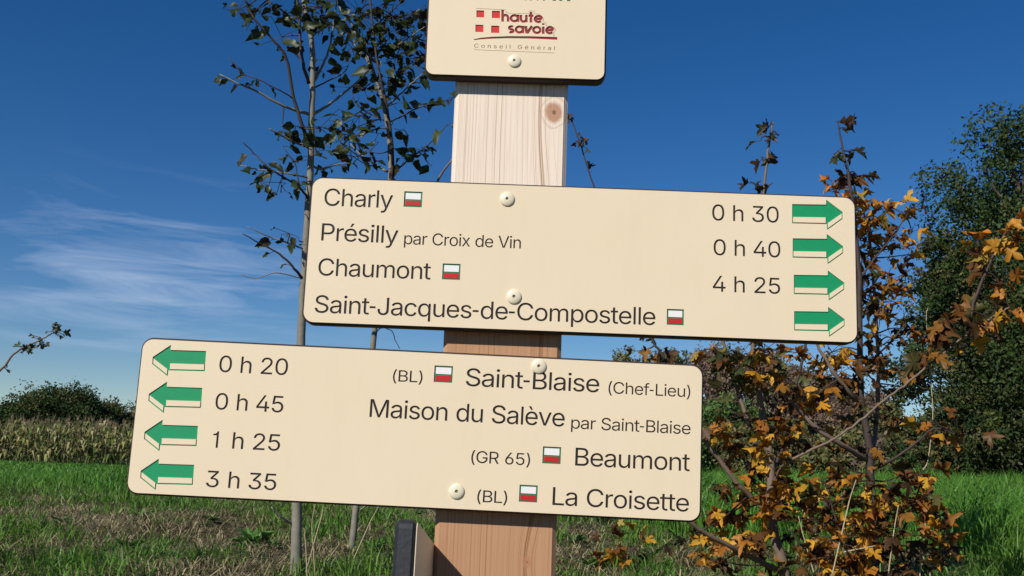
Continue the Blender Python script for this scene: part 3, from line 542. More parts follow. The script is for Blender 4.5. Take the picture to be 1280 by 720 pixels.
# ------------------------------------------------------------------ the signpost
POST_Y = 1.06          # front face of the post
T = 0.0165             # thickness of a board
DEPTH = 0.0011         # how deep the router cut
def beige_mat():
    m, n, l, b = new_mat('cream laminate')
    b.inputs['Roughness'].default_value = 0.42; b.inputs['Specular IOR Level'].default_value = 0.35
    tc = n.new('ShaderNodeTexCoord')
    n1 = n.new('ShaderNodeTexNoise'); n1.inputs['Scale'].default_value = 900; n1.inputs['Detail'].default_value = 3
    n2 = n.new('ShaderNodeTexNoise'); n2.inputs['Scale'].default_value = 9; n2.inputs['Detail'].default_value = 5
    vo = n.new('ShaderNodeTexVoronoi'); vo.inputs['Scale'].default_value = 17; vo.inputs['Randomness'].default_value = 1
    for k in (n1, n2, vo): l.new(tc.outputs['Object'], k.inputs['Vector'])
    mx = n.new('ShaderNodeMix'); mx.data_type = 'RGBA'; l.new(n2.outputs[0], mx.inputs['Factor'])
    mx.inputs[6].default_value = (0.755, 0.625, 0.435, 1); mx.inputs[7].default_value = (0.805, 0.675, 0.485, 1)
    lt = n.new('ShaderNodeMath'); lt.operation = 'LESS_THAN'; lt.inputs[1].default_value = 0.022
    l.new(vo.outputs['Distance'], lt.inputs[0])
    m3 = n.new('ShaderNodeMath'); m3.operation = 'MULTIPLY'; m3.inputs[1].default_value = 0.55; l.new(lt.outputs[0], m3.inputs[0])
    m2 = n.new('ShaderNodeMix'); m2.data_type = 'RGBA'; l.new(m3.outputs[0], m2.inputs['Factor'])
    l.new(mx.outputs[2], m2.inputs[6]); m2.inputs[7].default_value = (0.33, 0.24, 0.14, 1)
    # faint rain streaks and dust on the laminate
    ms = n.new('ShaderNodeMapping'); ms.inputs['Scale'].default_value = (30, 30, 7); l.new(tc.outputs['Object'], ms.inputs['Vector'])
    n3 = n.new('ShaderNodeTexNoise'); n3.inputs['Scale'].default_value = 1.0; n3.inputs['Detail'].default_value = 6; n3.inputs['Roughness'].default_value = 0.65
    l.new(ms.outputs[0], n3.inputs['Vector'])
    m5 = n.new('ShaderNodeMapRange'); m5.inputs['From Min'].default_value = 0.50; m5.inputs['From Max'].default_value = 0.80; m5.inputs['To Max'].default_value = 0.09
    l.new(n3.outputs[0], m5.inputs['Value'])
    m4 = n.new('ShaderNodeMix'); m4.data_type = 'RGBA'; l.new(m5.outputs[0], m4.inputs['Factor'])
    l.new(m2.outputs[2], m4.inputs[6]); m4.inputs[7].default_value = (0.50, 0.40, 0.26, 1)
    l.new(m4.outputs[2], b.inputs['Base Color'])
    mr = n.new('ShaderNodeMapRange'); mr.inputs['To Min'].default_value = 0.36; mr.inputs['To Max'].default_value = 0.52
    l.new(n3.outputs[0], mr.inputs['Value']); l.new(mr.outputs[0], b.inputs['Roughness'])
    bp = n.new('ShaderNodeBump'); bp.inputs['Strength'].default_value = 0.10; bp.inputs['Distance'].default_value = 0.0005
    l.new(n1.outputs[0], bp.inputs['Height']); l.new(bp.outputs[0], b.inputs['Normal'])
    return m
M_BEIGE = beige_mat()
M_CORE = simple_mat('brown board core', (0.045, 0.028, 0.020), 0.5, 0.2, 120)
M_SLATE = simple_mat('slate grey board edge', (0.016, 0.018, 0.022), 0.55, 0.25, 160, 0.2)
M_INK = simple_mat('engraved brown', (0.020, 0.010, 0.007), 0.6, 0.2, 200)
M_GREEN = simple_mat('engraved green paint', (0.006, 0.275, 0.105), 0.5, 0.08, 120)
M_DKGREEN = simple_mat('dark green paint', (0.030, 0.16, 0.075), 0.5, 0.1, 120)
M_WHITE = simple_mat('white paint', (0.80, 0.80, 0.78), 0.45, 0.06, 200)
M_RED = simple_mat('red paint', (0.50, 0.018, 0.018), 0.45, 0.08, 200)
M_EMBLEM = simple_mat('emblem red', (0.58, 0.022, 0.018), 0.5, 0.08, 200)
M_WINE = simple_mat('wine red paint', (0.27, 0.018, 0.018), 0.5, 0.1, 200)
M_SCREW = simple_mat('cream enamelled screw', (0.78, 0.70, 0.52), 0.3, 0.05, 200, 0, 0.5)
M_SOCKET = simple_mat('screw socket', (0.20, 0.165, 0.11), 0.5, 0.2, 300)

class Board:
    """a routed laminate board; local axes: x to the right, z up, front face looking along -y"""
    def __init__(s, name, label, centre, w, h, tilt, radius):
        s.w, s.h, s.r, s.tilt = w, h, radius, tilt
        s.c = Vector(centre)
        s.root = tag(empty(name, s.c, (0, tilt, 0)), label, 'sign', 'boards fixed to the wooden signpost')
        s.cuts = []
    def loc(s, px, py):
        p = at(px, py, s.c.y) - s.c
        c, k = math.cos(-s.tilt), math.sin(-s.tilt)
        return np.array([p.x * c + p.z * k, -p.x * k + p.z * c])
    def cut(s, name, polys, mat, islands=(), label=None):
        s.cuts.append((name, polys, mat, list(islands), label))
    def text(s, name, body, x0, x1, y, cap, label=None):
        a = s.loc(x0, y); b = s.loc(x1, y + (x1 - x0) * math.tan(rad(2.0) ))
        k = np.linalg.norm(s.loc(x0, y - cap * 1.045) - a)
        s.cut(name, text_polys(body, a[0], b[0], a[1], k), M_INK, (), label)
    def shape(s, pts): 
        p = np.array([s.loc(*q) for q in pts]); return p if poly_area(p) > 0 else p[::-1]
    def finish(s):
        K = 1000.0
        outline = rounded_rect(s.w - 0.0008, s.h - 0.0008, s.r)
        loops = [outline]
        for c in s.cuts: loops += list(c[1]) + c[3]
        V = []; E = []
        for p in loops:
            b = len(V); V += [Vector((x * K, y * K)) for x, y in p]; E += [(b + i, b + (i + 1) % len(p)) for i in range(len(p))]
        vo, eo, fo, *_ = delaunay_2d_cdt(V, E, [], 1, 1e-4)
        P = np.array([(q.x, q.y) for q in vo]) / K
        F = np.array([f for f in fo if len(f) == 3]); cen = P[F].mean(1)
        cls = np.zeros(len(F), int)
        out = ~inside(cen, [outline])
        for i, c in enumerate(s.cuts, 1):
            a = np.concatenate(c[1]); lo, hi = a.min(0), a.max(0)
            idx = np.where(np.all((cen >= lo) & (cen <= hi), 1))[0]
            if not len(idx): continue
            ins = inside(cen[idx], c[1])
            if c[3]: ins &= ~inside(cen[idx], c[3])
            cls[idx[ins]] = i
        cls[out] = -1
        # cream face with the walls of every cut
        emap = {}
        for t, f in enumerate(F):
            for k in range(3):
                a, b = int(f[k]), int(f[(k + 1) % 3]); emap.setdefault((min(a, b), max(a, b)), []).append((t, a, b))
        v = [(x, 0, y) for x, y in P] + [(x, DEPTH, y) for x, y in P]; n = len(P); fs = []
        for t, f in enumerate(F):
            if cls[t] == 0:
                q = [int(i) for i in f]; a, b, c = P[q]
                if (b[0] - a[0]) * (c[1] - a[1]) - (b[1] - a[1]) * (c[0] - a[0]) < 0: q = q[::-1]
                fs.append(tuple(q))
        for (a, b), ts in emap.items():
            cl = [cls[t[0]] for t in ts]
            if 0 in cl and (len(cl) == 1 or min(cl) < 0 or max(cl) > 0): fs.append((a, b, b + n, a + n))
        mb = MB(); mb.add(v, fs); mb.build('face', M_BEIGE, s.root)
        for i, c in enumerate(s.cuts, 1):
            q = [tuple(int(k) for k in f) for t, f in enumerate(F) if cls[t] == i]
            if not q: continue
            used = sorted({k for f in q for k in f}); mp = {k: j for j, k in enumerate(used)}
            g = []
            for f in q:
                a, b, d = P[list(f)]
                if (b[0] - a[0]) * (d[1] - a[1]) - (b[1] - a[1]) * (d[0] - a[0]) < 0: f = f[::-1]
                g.append(tuple(mp[k] for k in f))
            mb = MB(); mb.add([(P[k][0], DEPTH - 0.00012, P[k][1]) for k in used], g)
            o = mb.build(c[0], c[2], s.root)
            if c[4]: o['label'] = c[4]
        # the core behind it: a brown chamfered slab a little larger than the face
        rings = []
        for grow, y in ((0.0, DEPTH + 0.0001), (0.0015, DEPTH + 0.0016), (0.0015, T - 0.0012), (0.0, T)):
            o = rounded_rect(s.w + 2 * grow, s.h + 2 * grow, s.r + grow); rings.append([(x, y, z) for x, z in o])
        k = len(outline); vv = [p for r in rings for p in r]; ff = [tuple(range(k)), tuple(range(3 * k, 4 * k))[::-1]]
        for i in range(3):
            for j in range(k): ff.append((i * k + j, i * k + (j + 1) % k, (i + 1) * k + (j + 1) % k, (i + 1) * k + j))
        mb = MB(); mb.add(vv, ff); mb.build('board', M_CORE, s.root)
    def screw(s, px, py, r=0.0078):
        u, v = s.loc(px, py); h = r * 0.38
        prof = [(r, 0.0)] + [(r * math.cos(a), h * (0.18 + 0.82 * math.sin(a))) for a in np.linspace(0, rad(74), 8)] + [(r * 0.21, h * 0.99), (r * 0.21, h * 0.4)]
        mb = MB(); mb.lathe([(a, b) for a, b in prof], (u, -0.00005, v), (0, -1, 0), 28)
        o = mb.build('screw', M_SCREW, s.root, True)
        mb = MB(); mb.lathe([(r * 0.18, h * 0.41), (r * 0.18, h * 0.6)], (u, 0, v), (0, -1, 0), 6); mb.build('socket', M_SOCKET, o)
    def arrow(s, px, py, k, flip):
        """green arrow with an outlined drop; px, py: top corner of its tail; k: scale; flip: points left"""
        G0 = [(0, 0), (139, 2), (139, -18), (207, 33), (207, 60), (143, 106), (142, 82), (0, 79)]
        I1 = [(4.2, 52.5), (137, 54.5), (137, 77), (4.2, 74)]
        I2 = [(147, 77), (203, 38.5), (203, 57.5), (147, 97.5)]
        sg = -1 if flip else 1; sl = math.tan(rad(0.0 if not flip else 1.0))
        def mk(L): return s.shape([(px + sg * x * k - (y * k * 0.07 if flip else 0), py + y * k + (0.046 if flip else 0.0) * sg * x * k) for x, y in L])
        s.cut('arrow', [mk(G0)], M_GREEN, [mk(I1), mk(I2)])
    def marker(s, x0, y0, x1, y1):
        """white over red trail blaze in a green frame, sunk into the face"""
        x1 -= 0.6; y1 -= 0.6
        pl = [s.loc(x0, y0), s.loc(x1, y1)]
        u0, u1 = pl[0][0], pl[1][0]; v1, v0 = pl[0][1], pl[1][1]
        s.cut('trail_marker', [np.array([(u0, v0), (u1, v0), (u1, v1), (u0, v1)])], M_DKGREEN)
        s.marks = getattr(s, 'marks', []) + [(u0, u1, v0, v1)]
    def marker_bands(s):
        mk = [o for o in COL.objects if o.parent == s.root and o.name.split('.')[0] == 'trail_marker']
        for o, (u0, u1, v0, v1) in zip(mk, getattr(s, 'marks', [])):
            b = 0.0016; m = v0 + (v1 - v0) * 0.46
            for nm, a, c, mt in (('white_band', m + 0.0007, v1 - b, M_WHITE), ('red_band', v0 + b, m - 0.0007, M_RED)):
                q = MB(); y0, y1 = DEPTH - 0.00012, DEPTH - 0.0005
                x0, x1 = u0 + b, u1 - b
                q.add([(x0, y0, a), (x1, y0, a), (x1, y0, c), (x0, y0, c), (x0, y1, a), (x1, y1, a), (x1, y1, c), (x0, y1, c)],
                      [(4, 5, 6, 7), (0, 1, 5, 4), (1, 2, 6, 5), (2, 3, 7, 6), (3, 0, 4, 7)])
                q.build(nm, mt, o)

FACE_Y = POST_Y - T - 0.0004
def board_from(name, label, tl, tr, br, bl, radius, up=0.0):
    P = [at(x, y, FACE_Y) for x, y in (tl, tr, br, bl)]
    d = (P[1] - P[0]) + (P[2] - P[3]); tilt = math.atan2(d.z, d.x)
    w = ((P[1] - P[0]).length + (P[2] - P[3]).length) / 2; h = ((P[0] - P[3]).length + (P[1] - P[2]).length) / 2
    c = (P[0] + P[1] + P[2] + P[3]) / 4
    c = c + Vector((-math.sin(tilt), 0, math.cos(tilt))) * up / 2
    return Board(name, label, c, w, h + up, -tilt, radius)

# the upper direction board
bu = board_from('direction_sign', 'cream direction board with four green arrows pointing right, upper of the two wide boards',
                (391, 222), (1068, 247), (1072, 428.6), (378.3, 402.5), 0.0105)
for nm, s, x0, x1, y, cap in (('place_name', 'Charly', 404.9, 490.8, 257.0, 20.6), ('place_name', 'Présilly', 401.3, 497.5, 300.6, 20.6),
        ('via_note', 'par Croix de Vin', 504.9, 651, 305.2, 14.3), ('place_name', 'Chaumont', 397.3, 538.2, 344.2, 20.6),
        ('place_name', 'Saint-Jacques-de-Compostelle', 393, 819.3, 390.6, 20.8),
        ('walking_time', '0 h 30', 890.2, 973.7, 275.3, 19.0), ('walking_time', '0 h 40', 892, 975.8, 318.8, 19.0), ('walking_time', '4 h 25', 891, 975.5, 364.3, 19.0)):
    bu.text(nm, s, x0, x1, y, cap)
for x, y in ((990.2, 255.1), (990.9, 297.9), (992.3, 343.5), (992.7, 389.0)): bu.arrow(x, y, 1 / 3.272, False)
for q in ((505.5, 239, 527.8, 259.8), (553.5, 329.2, 575.5, 350.6), (833.7, 386, 855.4, 407.3)): bu.marker(*q)
bu.finish(); bu.marker_bands()
for q in ((634, 249), (642.5, 371)): bu.screw(*q)
# the lower direction board
bl = board_from('direction_sign', 'cream direction board with four green arrows pointing left, lower of the two wide boards',
                (179.6, 422.5), (877, 458), (876, 651.2), (157.5, 616.5), 0.0105)
for nm, s, x0, x1, y, cap in (('walking_time', '0 h 20', 273.3, 359.3, 464.8, 19.6), ('walking_time', '0 h 45', 268.5, 353.8, 511.6, 19.6),
        ('walking_time', '1 h 25', 265, 349.7, 559.5, 19.6), ('walking_time', '3 h 35', 257, 344.9, 608.6, 19.6),
        ('trail_code', '(BL)', 490.8, 527.9, 476.5, 13.6), ('place_name', 'Saint-Blaise', 582, 749, 482.3, 21.2), ('via_note', '(Chef-Lieu)', 760.4, 863, 491.6, 14.0),
        ('place_name', 'Maison du Salève', 461.7, 705.8, 521.2, 21.4), ('via_note', 'par Saint-Blaise', 713.8, 863.3, 535.6, 14.6),
        ('trail_code', '(GR 65)', 588.8, 662.5, 578.2, 14.2), ('place_name', 'Beaumont', 718.8, 862.5, 581.9, 21.4),
        ('trail_code', '(BL)', 596.3, 633.8, 627.4, 14.2), ('place_name', 'La Croisette', 690.4, 861.3, 631.2, 21.4)):
    bl.text(nm, s, x0, x1, y, cap)
for x, y in ((257.7, 438.8), (252.9, 484.8), (247.4, 532.4), (242.7, 581.0)): bl.arrow(x, y, 1 / 3.13, True)
for q in ((543.3, 456.7, 565.8, 479.2), (678.8, 557.9, 701.3, 580.8), (649.6, 605.8, 672, 628.8)): bl.marker(*q)
bl.finish(); bl.marker_bands()
for q in ((673.5, 457.8), (570.8, 614.2)): bl.screw(*q)

# the emblem board at the top, running on above the frame
bt = board_from('emblem_sign', 'cream board with a red cross emblem reading haute savoie at the top of the post',
                (535.8, 0), (757.3, 6), (755.5, 100.5), (532, 92), 0.0085, up=0.075)
Z = lambda x, y: (580 + x / 7.2, y / 7.2)
sq = []
for x0, y0, x1, y1 in ((112, 93, 182, 155), (252, 97, 325, 162), (103, 222, 175, 287), (245, 230, 318, 295)):
    sq.append(bt.shape([Z(x0, y0), Z(x1, y0 + 2), Z(x1, y1 + 2), Z(x0, y1)]))
bt.cut('emblem', sq, M_EMBLEM)
def arc(cx, cy, rx, ry, a0, a1, n=14): return [(cx + rx * math.cos(rad(a)), cy + ry * math.sin(rad(a))) for a in np.linspace(a0, a1, n)]
# round geometric letters, x height 1, drawn as pen strokes
STK = {'h': (1.0, [[(0.13, 0), (0.13, 1.6)], arc(0.45, 0.5, 0.32, 0.40, 180, 0) + [(0.77, 0)]]),
       'a': (1.12, [arc(0.5, 0.5, 0.40, 0.40, 0, 360, 22), [(0.92, 0), (0.92, 1.0)]]),
       'u': (1.0, [[(0.13, 1.0), (0.13, 0.5)] + arc(0.45, 0.47, 0.32, 0.38, 180, 360) + [(0.77, 1.0)], [(0.77, 0), (0.77, 0.5)]]),
       't': (0.66, [[(0.30, 0), (0.30, 1.45)], [(0.02, 0.93), (0.60, 0.93)]]),
       'e': (1.05, [arc(0.5, 0.5, 0.40, 0.40, 5, 318, 20), [(0.12, 0.50), (0.92, 0.52)]]),
       's': (0.82, [arc(0.38, 0.70, 0.25, 0.20, 40, 230, 10) + arc(0.36, 0.29, 0.26, 0.19, 80, -140, 10)]),
       'v': (0.92, [[(0.10, 1.0), (0.26, 0.02)], [(0.26, 0.02), (0.86, 1.0)]]),
       'o': (1.08, [arc(0.5, 0.5, 0.40, 0.40, 0, 360, 22)]),
       'i': (0.42, [[(0.16, 0), (0.16, 1.0)], [(0.16, 1.22), (0.16, 1.45)]])}
def pen_word(word, a, b, xh, w, wide={}):
    total = sum(STK[c][0] for c in word); k = (b[0] - a[0]) / total; x = 0; out = []
    for ch in word:
        for st in STK[ch][1]:
            p = [Z(a[0] + (x + q[0]) * k, a[1] + (b[1] - a[1]) * (x / total) - q[1] * xh) for q in st]
            L = [bt.loc(*q) for q in p]
            out += ribbon(L, w * (1.12 if ch == 'v' else 1.0))
        x += STK[ch][0]
    return out
pxm = np.linalg.norm(bt.loc(641, 50) - bt.loc(640, 50))
bt.cut('emblem_name', pen_word('haute', (338, 195), (712, 207), 66, 3.2 * pxm) + pen_word('savoie', (397, 297), (815, 308), 66, 3.2 * pxm), M_WINE)
swoosh = bt.shape([Z(88, 353), Z(150, 340), Z(250, 331), Z(400, 325), Z(600, 326), Z(840, 334), Z(840, 358), Z(600, 347), Z(400, 344), Z(250, 348), Z(150, 354), Z(88, 361)])
bt.cut('swoosh', [swoosh], M_WINE)
line = [Z(*q) for q in ((108, 75), (378, 90), (380, 112), (425, 124), (584, 120), (585, 98), (632, 99), (632, 121), (672, 128), (700, 145), (716, 168), (710, 196), (738, 200), (738, 232), (785, 236), (812, 250), (826, 270), (809, 290), (809, 328))]
bt.cut('emblem_outline', ribbon([bt.loc(*q) for q in line], 0.55 * pxm), M_WINE)
bt.cut('council_name', text_polys('Conseil Général', bt.loc(*Z(92, 428))[0], bt.loc(*Z(818, 457))[0], bt.loc(*Z(92, 428))[1], 5.2 * pxm, 260) , M_WINE)
bt.cut('underline', ribbon([bt.loc(*Z(92, 447)), bt.loc(*Z(812, 477))], 0.55 * pxm), M_WINE)
bits = []
for x, w in ((657, 2.0), (664, 2.4), (672, 1.6), (680, 2.4), (693, 4.0), (701, 3.6), (711, 4.2)):
    bits.append(bt.shape([(x - w / 2, -7), (x + w / 2, -7), (x + w / 2, 0.4 + (x - 657) * 0.02), (x - w / 2, 0.4 + (x - 657) * 0.02)]))
bt.cut('green_lettering', bits, M_DKGREEN)
bt.finish(); bt.screw(643, 76.5, 0.0072)

# the board fixed edge-on to the left flank of the post: dark rounded rim, cream face
P0 = at(541, 676, POST_Y)
dn = POST_Y * 0.80
side_x = (at(541, 700, POST_Y).x + at(569.5, 105, POST_Y).x) / 2
sb = tag(empty('side_sign', (side_x, POST_Y, P0.z)), 'board seen edge-on with dark grey rim, fixed to the left flank of the post', 'sign', 'boards fixed to the wooden signpost')
sb.rotation_euler = (-rad(9.0), 0, 0)
L, H, TS = 0.26, 0.19, 0.0185
def side_slab(x0, x1, grow, mat, nm, y_near=-0.212, y_far=0.05, chamfer=0.003):
    ol = rounded_rect(y_far - y_near + 2 * grow, H + 2 * grow, 0.008 + grow)
    cy, cz = (y_far + y_near) / 2, -H / 2
    k = len(ol); rings = []
    for x, g in ((x0, -chamfer), (x0 + chamfer, 0), (x1 - chamfer, 0), (x1, -chamfer)):
        o = rounded_rect(y_far - y_near + 2 * grow + 2 * g, H + 2 * grow + 2 * g, 0.008 + grow + g); rings += [(x, cy + a, cz + b) for a, b in o]
    ff = [tuple(range(k)), tuple(range(3 * k, 4 * k))[::-1]]
    for i in range(3):
        for j in range(k): ff.append((i * k + j, i * k + (j + 1) % k, (i + 1) * k + (j + 1) % k, (i + 1) * k + j))
    mb = MB(); mb.add(rings, ff); return mb.build(nm, mat, sb)
side_slab(-TS, -0.0012, 0, M_SLATE, 'board')
side_slab(-0.00118, -0.0003, -0.0022, M_BEIGE, 'face', chamfer=0.0004)

# the post itself
def wood_mat():
    m, n, l, b = new_mat('larch post')
    b.inputs['Roughness'].default_value = 0.7; b.inputs['Specular IOR Level'].default_value = 0.2
    def math_(op, a, c=None, clamp=False):
        k = n.new('ShaderNodeMath'); k.operation = op; k.use_clamp = clamp
        for i, q in enumerate((a, c)):
            if q is None: continue
            if isinstance(q, (int, float)): k.inputs[i].default_value = q
            else: l.new(q, k.inputs[i])
        return k.outputs[0]
    def mix(fac, A, B):
        k = n.new('ShaderNodeMix'); k.data_type = 'RGBA'
        l.new(fac, k.inputs['Factor'])
        for i, q in ((6, A), (7, B)):
            if isinstance(q, tuple): k.inputs[i].default_value = q + (1,)
            else: l.new(q, k.inputs[i])
        return k.outputs[2]
    tc = n.new('ShaderNodeTexCoord'); sx = n.new('ShaderNodeSeparateXYZ'); l.new(tc.outputs['Object'], sx.inputs[0])
    X, Y, Zc = sx.outputs
    mp = n.new('ShaderNodeMapping'); mp.inputs['Scale'].default_value = (14, 14, 1.6); l.new(tc.outputs['Object'], mp.inputs['Vector'])
    wob = n.new('ShaderNodeTexNoise'); wob.inputs['Scale'].default_value = 1.0; wob.inputs['Detail'].default_value = 2; l.new(mp.outputs[0], wob.inputs['Vector'])
    xs = math_('ADD', X, math_('MULTIPLY', math_('SUBTRACT', wob.outputs[0], 0.5), 0.010))
    # knots: rings bend round them
    knots = [(KN1[0], KN1[1], 0.0105), (KN2[0], KN2[1], 0.006)]
    kd = []
    kn = n.new('ShaderNodeTexNoise'); kn.inputs['Scale'].default_value = 75; kn.inputs['Detail'].default_value = 3; l.new(tc.outputs['Object'], kn.inputs['Vector'])
    for kx, kz, kr in knots:
        dx = math_('SUBTRACT', X, kx); dz = math_('MULTIPLY', math_('SUBTRACT', Zc, kz), 0.80)
        d2 = math_('ADD', math_('MULTIPLY', dx, dx), math_('MULTIPLY', dz, dz)); kd.append((math_('ADD', math_('SQRT', d2), math_('MULTIPLY', math_('SUBTRACT', kn.outputs[0], 0.5), kr * 0.75)), kr))
        dz2 = math_('MULTIPLY', math_('SUBTRACT', Zc, kz), 0.38); e2 = math_('ADD', math_('MULTIPLY', dx, dx), math_('MULTIPLY', dz2, dz2))
        g = math_('POWER', 2.718, math_('MULTIPLY', e2, -1 / (2 * (kr * 2.0) ** 2)))
        xs = math_('ADD', xs, math_('MULTIPLY', g, 0.010))
    # ring coordinate: tight on the left flank, wide towards the right
    t = math_('ADD', xs, 0.075)
    t2 = math_('ADD', t, math_('MULTIPLY', math_('ABSOLUTE', Y), 0.35))
    rg = math_('MULTIPLY', math_('LOGARITHM', math_('MAXIMUM', t2, 0.004), 2.718), 15.5)
    jit = n.new('ShaderNodeTexNoise'); jit.noise_dimensions = '1D'; jit.inputs['Scale'].default_value = 2.3; jit.inputs['Detail'].default_value = 2
    l.new(rg, jit.inputs['W'])
    rg = math_('ADD', rg, math_('MULTIPLY', jit.outputs[0], 1.6))
    fr = math_('FRACT', rg)
    late = math_('POWER', fr, 9.0)                       # dark late wood at the end of every ring
    late = math_('MULTIPLY', late, math_('ADD', 0.55, math_('MULTIPLY', jit.outputs[0], 0.9)))
    mp2 = n.new('ShaderNodeMapping'); mp2.inputs['Scale'].default_value = (420, 420, 9); l.new(tc.outputs['Object'], mp2.inputs['Vector'])
    fib = n.new('ShaderNodeTexNoise'); fib.inputs['Scale'].default_value = 1.0; fib.inputs['Detail'].default_value = 4; l.new(mp2.outputs[0], fib.inputs['Vector'])
    big = n.new('ShaderNodeTexNoise'); big.inputs['Scale'].default_value = 7; big.inputs['Detail'].default_value = 4; l.new(tc.outputs['Object'], big.inputs['Vector'])
    # the wood is bleached above and redder towards the foot
    hz = n.new('ShaderNodeMapRange'); hz.interpolation_type = 'SMOOTHSTEP'; l.new(Zc, hz.inputs['Value'])
    hz.inputs['From Min'].default_value = ZLO; hz.inputs['From Max'].default_value = ZHI
    early = mix(hz.outputs[0], (0.475, 0.270, 0.150), (0.82, 0.695, 0.575))
    dark = mix(hz.outputs[0], (0.26, 0.105, 0.042), (0.40, 0.235, 0.125))
    c = mix(math_('MULTIPLY', late, 1.0, True), early, dark)
    c = mix(math_('MULTIPLY', math_('SUBTRACT', fib.outputs[0], 0.46), 0.7, True), c, dark)
    c = mix(math_('MULTIPLY', math_('SUBTRACT', big.outputs[0], 0.45), 0.7, True), c, mix(hz.outputs[0], (0.40, 0.21, 0.11), (0.74, 0.59, 0.47)))
    for d, kr in kd:
        ring = math_('SUBTRACT', 1.0, math_('MULTIPLY', math_('ABSOLUTE', math_('SUBTRACT', d, kr * 1.32)), 1 / (kr * 0.16)), True)
        c = mix(math_('MULTIPLY', ring, 0.38), c, (0.42, 0.24, 0.14))
        core = math_('MULTIPLY', math_('SUBTRACT', kr * 1.02, d), 1 / (kr * 0.35), True)
        inner = math_('FRACT', math_('MULTIPLY', d, 620.0))
        kc = mix(math_('MULTIPLY', inner, 0.6), (0.46, 0.23, 0.13), (0.33, 0.15, 0.08))
        c = mix(math_('MULTIPLY', core, 0.85), c, kc)
        pith = math_('MULTIPLY', math_('SUBTRACT', kr * 0.22, d), 1 / (kr * 0.15), True)
        c = mix(math_('MULTIPLY', pith, 0.7), c, (0.12, 0.05, 0.025))
    l.new(c, b.inputs['Base Color'])
    hgt = math_('ADD', math_('MULTIPLY', fib.outputs[0], 0.7), math_('MULTIPLY', late, 0.6))
    bp = n.new('ShaderNodeBump'); bp.inputs['Strength'].default_value = 0.35; bp.inputs['Distance'].default_value = 0.0012
    l.new(hgt, bp.inputs['Height']); l.new(bp.outputs[0], b.inputs['Normal'])
    return m
pl, pr = at(541, 700, POST_Y).x, at(694.5, 700, POST_Y).x
pl2, pr2 = at(569.5, 105, POST_Y).x, at(711, 105, POST_Y).x
XL, XR = (pl + pl2) / 2, (pr + pr2) / 2
PW = XR - XL; PCX = (XL + XR) / 2
gz0 = float(ground_z(PCX, POST_Y + PW / 2)); ptop = bt.c.z + bt.h / 2 - 0.02
base = Vector((PCX, POST_Y + PW / 2, gz0 - 0.25))
k1 = at(692, 141, POST_Y) - base; k2 = at(659, 703, POST_Y) - base
KN1, KN2 = (k1.x, k1.z), (k2.x, k2.z)
ZLO = (at(620, 420, POST_Y) - base).z; ZHI = (at(620, 240, POST_Y) - base).z
mb = MB(); ch = 0.0045; hw = PW / 2
sec = [(-hw + ch, -hw), (hw - ch, -hw), (hw, -hw + ch), (hw, hw - ch), (hw - ch, hw), (-hw + ch, hw), (-hw, hw - ch), (-hw, -hw + ch)]
rows = list(np.linspace(0, ptop - base.z - 0.012, 40)) + [ptop - base.z]
v = []; f = []
for i, z in enumerate(rows):
    k = 0.93 if i == len(rows) - 1 else 1
    v += [(x * k, y * k, z) for x, y in sec]
for i in range(len(rows) - 1):
    for j in range(8): f.append((i * 8 + j, i * 8 + (j + 1) % 8, (i + 1) * 8 + (j + 1) % 8, (i + 1) * 8 + j))
f += [tuple(range(8))[::-1], tuple((len(rows) - 1) * 8 + j for j in range(8))]
mb.add(v, f)
post = mb.build('wooden_post', wood_mat()); post.location = base
tag(post, 'square softwood signpost with a round knot, carrying all the cream boards', 'post')
# ------------------------------------------------------------------ leaves one can see singly
def leaf_template(outline, cup, fold, droop):
    """outline: right half from base to tip as (across, along); returns verts and faces, unit length"""
    R = outline; ctr = [(0, t) for t in np.linspace(0, 1, 5)]
    ring = [(x, y) for x, y in R] + [(-x, y) for x, y in R[::-1][1:] if x > 0.0]
    if ring[0][0] > 0: ring.insert(0, (0, 0))
    cx = (0, 0.34); v = [cx] + ring
    v3 = [(x, y, fold * abs(x) - cup * (x * x + (y - 0.3) ** 2) - droop * y * y) for x, y in v]
    n = len(ring); f = [(0, 1 + i, 1 + (i + 1) % n) for i in range(n)]
    return np.array(v3), np.array(f)
MAPLE = leaf_template([(0.0, 0.0), (0.10, -0.06), (0.34, 0.00), (0.30, 0.12), (0.24, 0.17), (0.44, 0.24), (0.60, 0.46), (0.47, 0.46), (0.42, 0.56), (0.31, 0.47), (0.20, 0.46), (0.24, 0.64), (0.17, 0.70), (0.14, 0.84), (0.07, 0.86), (0.0, 1.02)], 0.28, 0.30, 0.22)
MAPLE2 = leaf_template([(0.0, 0.0), (0.14, -0.03), (0.28, 0.05), (0.20, 0.18), (0.40, 0.28), (0.50, 0.50), (0.36, 0.50), (0.26, 0.46), (0.15, 0.48), (0.22, 0.68), (0.10, 0.80), (0.0, 1.0)], -0.45, 0.75, 0.45)
MAPLE3 = leaf_template([(0.0, 0.0), (0.12, -0.04), (0.32, 0.04), (0.22, 0.18), (0.42, 0.26), (0.54, 0.50), (0.40, 0.52), (0.28, 0.46), (0.18, 0.50), (0.22, 0.68), (0.12, 0.80), (0.0, 1.0)], 0.9, -0.55, -0.5)
OVATE = leaf_template([(0.0, 0.0), (0.16, 0.08), (0.28, 0.25), (0.29, 0.42), (0.22, 0.65), (0.10, 0.85), (0.0, 1.0)], 0.15, 0.35, 0.25)
M_LEAF = leaf_mat('sapling leaves', 0.25, 0.45, 0.35)
M_AUTUMN = leaf_mat('autumn maple leaves', 0.30, 0.5, 0.3)
M_BARK_PALE = simple_mat('pale grey green sapling bark', (0.20, 0.185, 0.145), 0.75, 0.40, 45, 0.4)
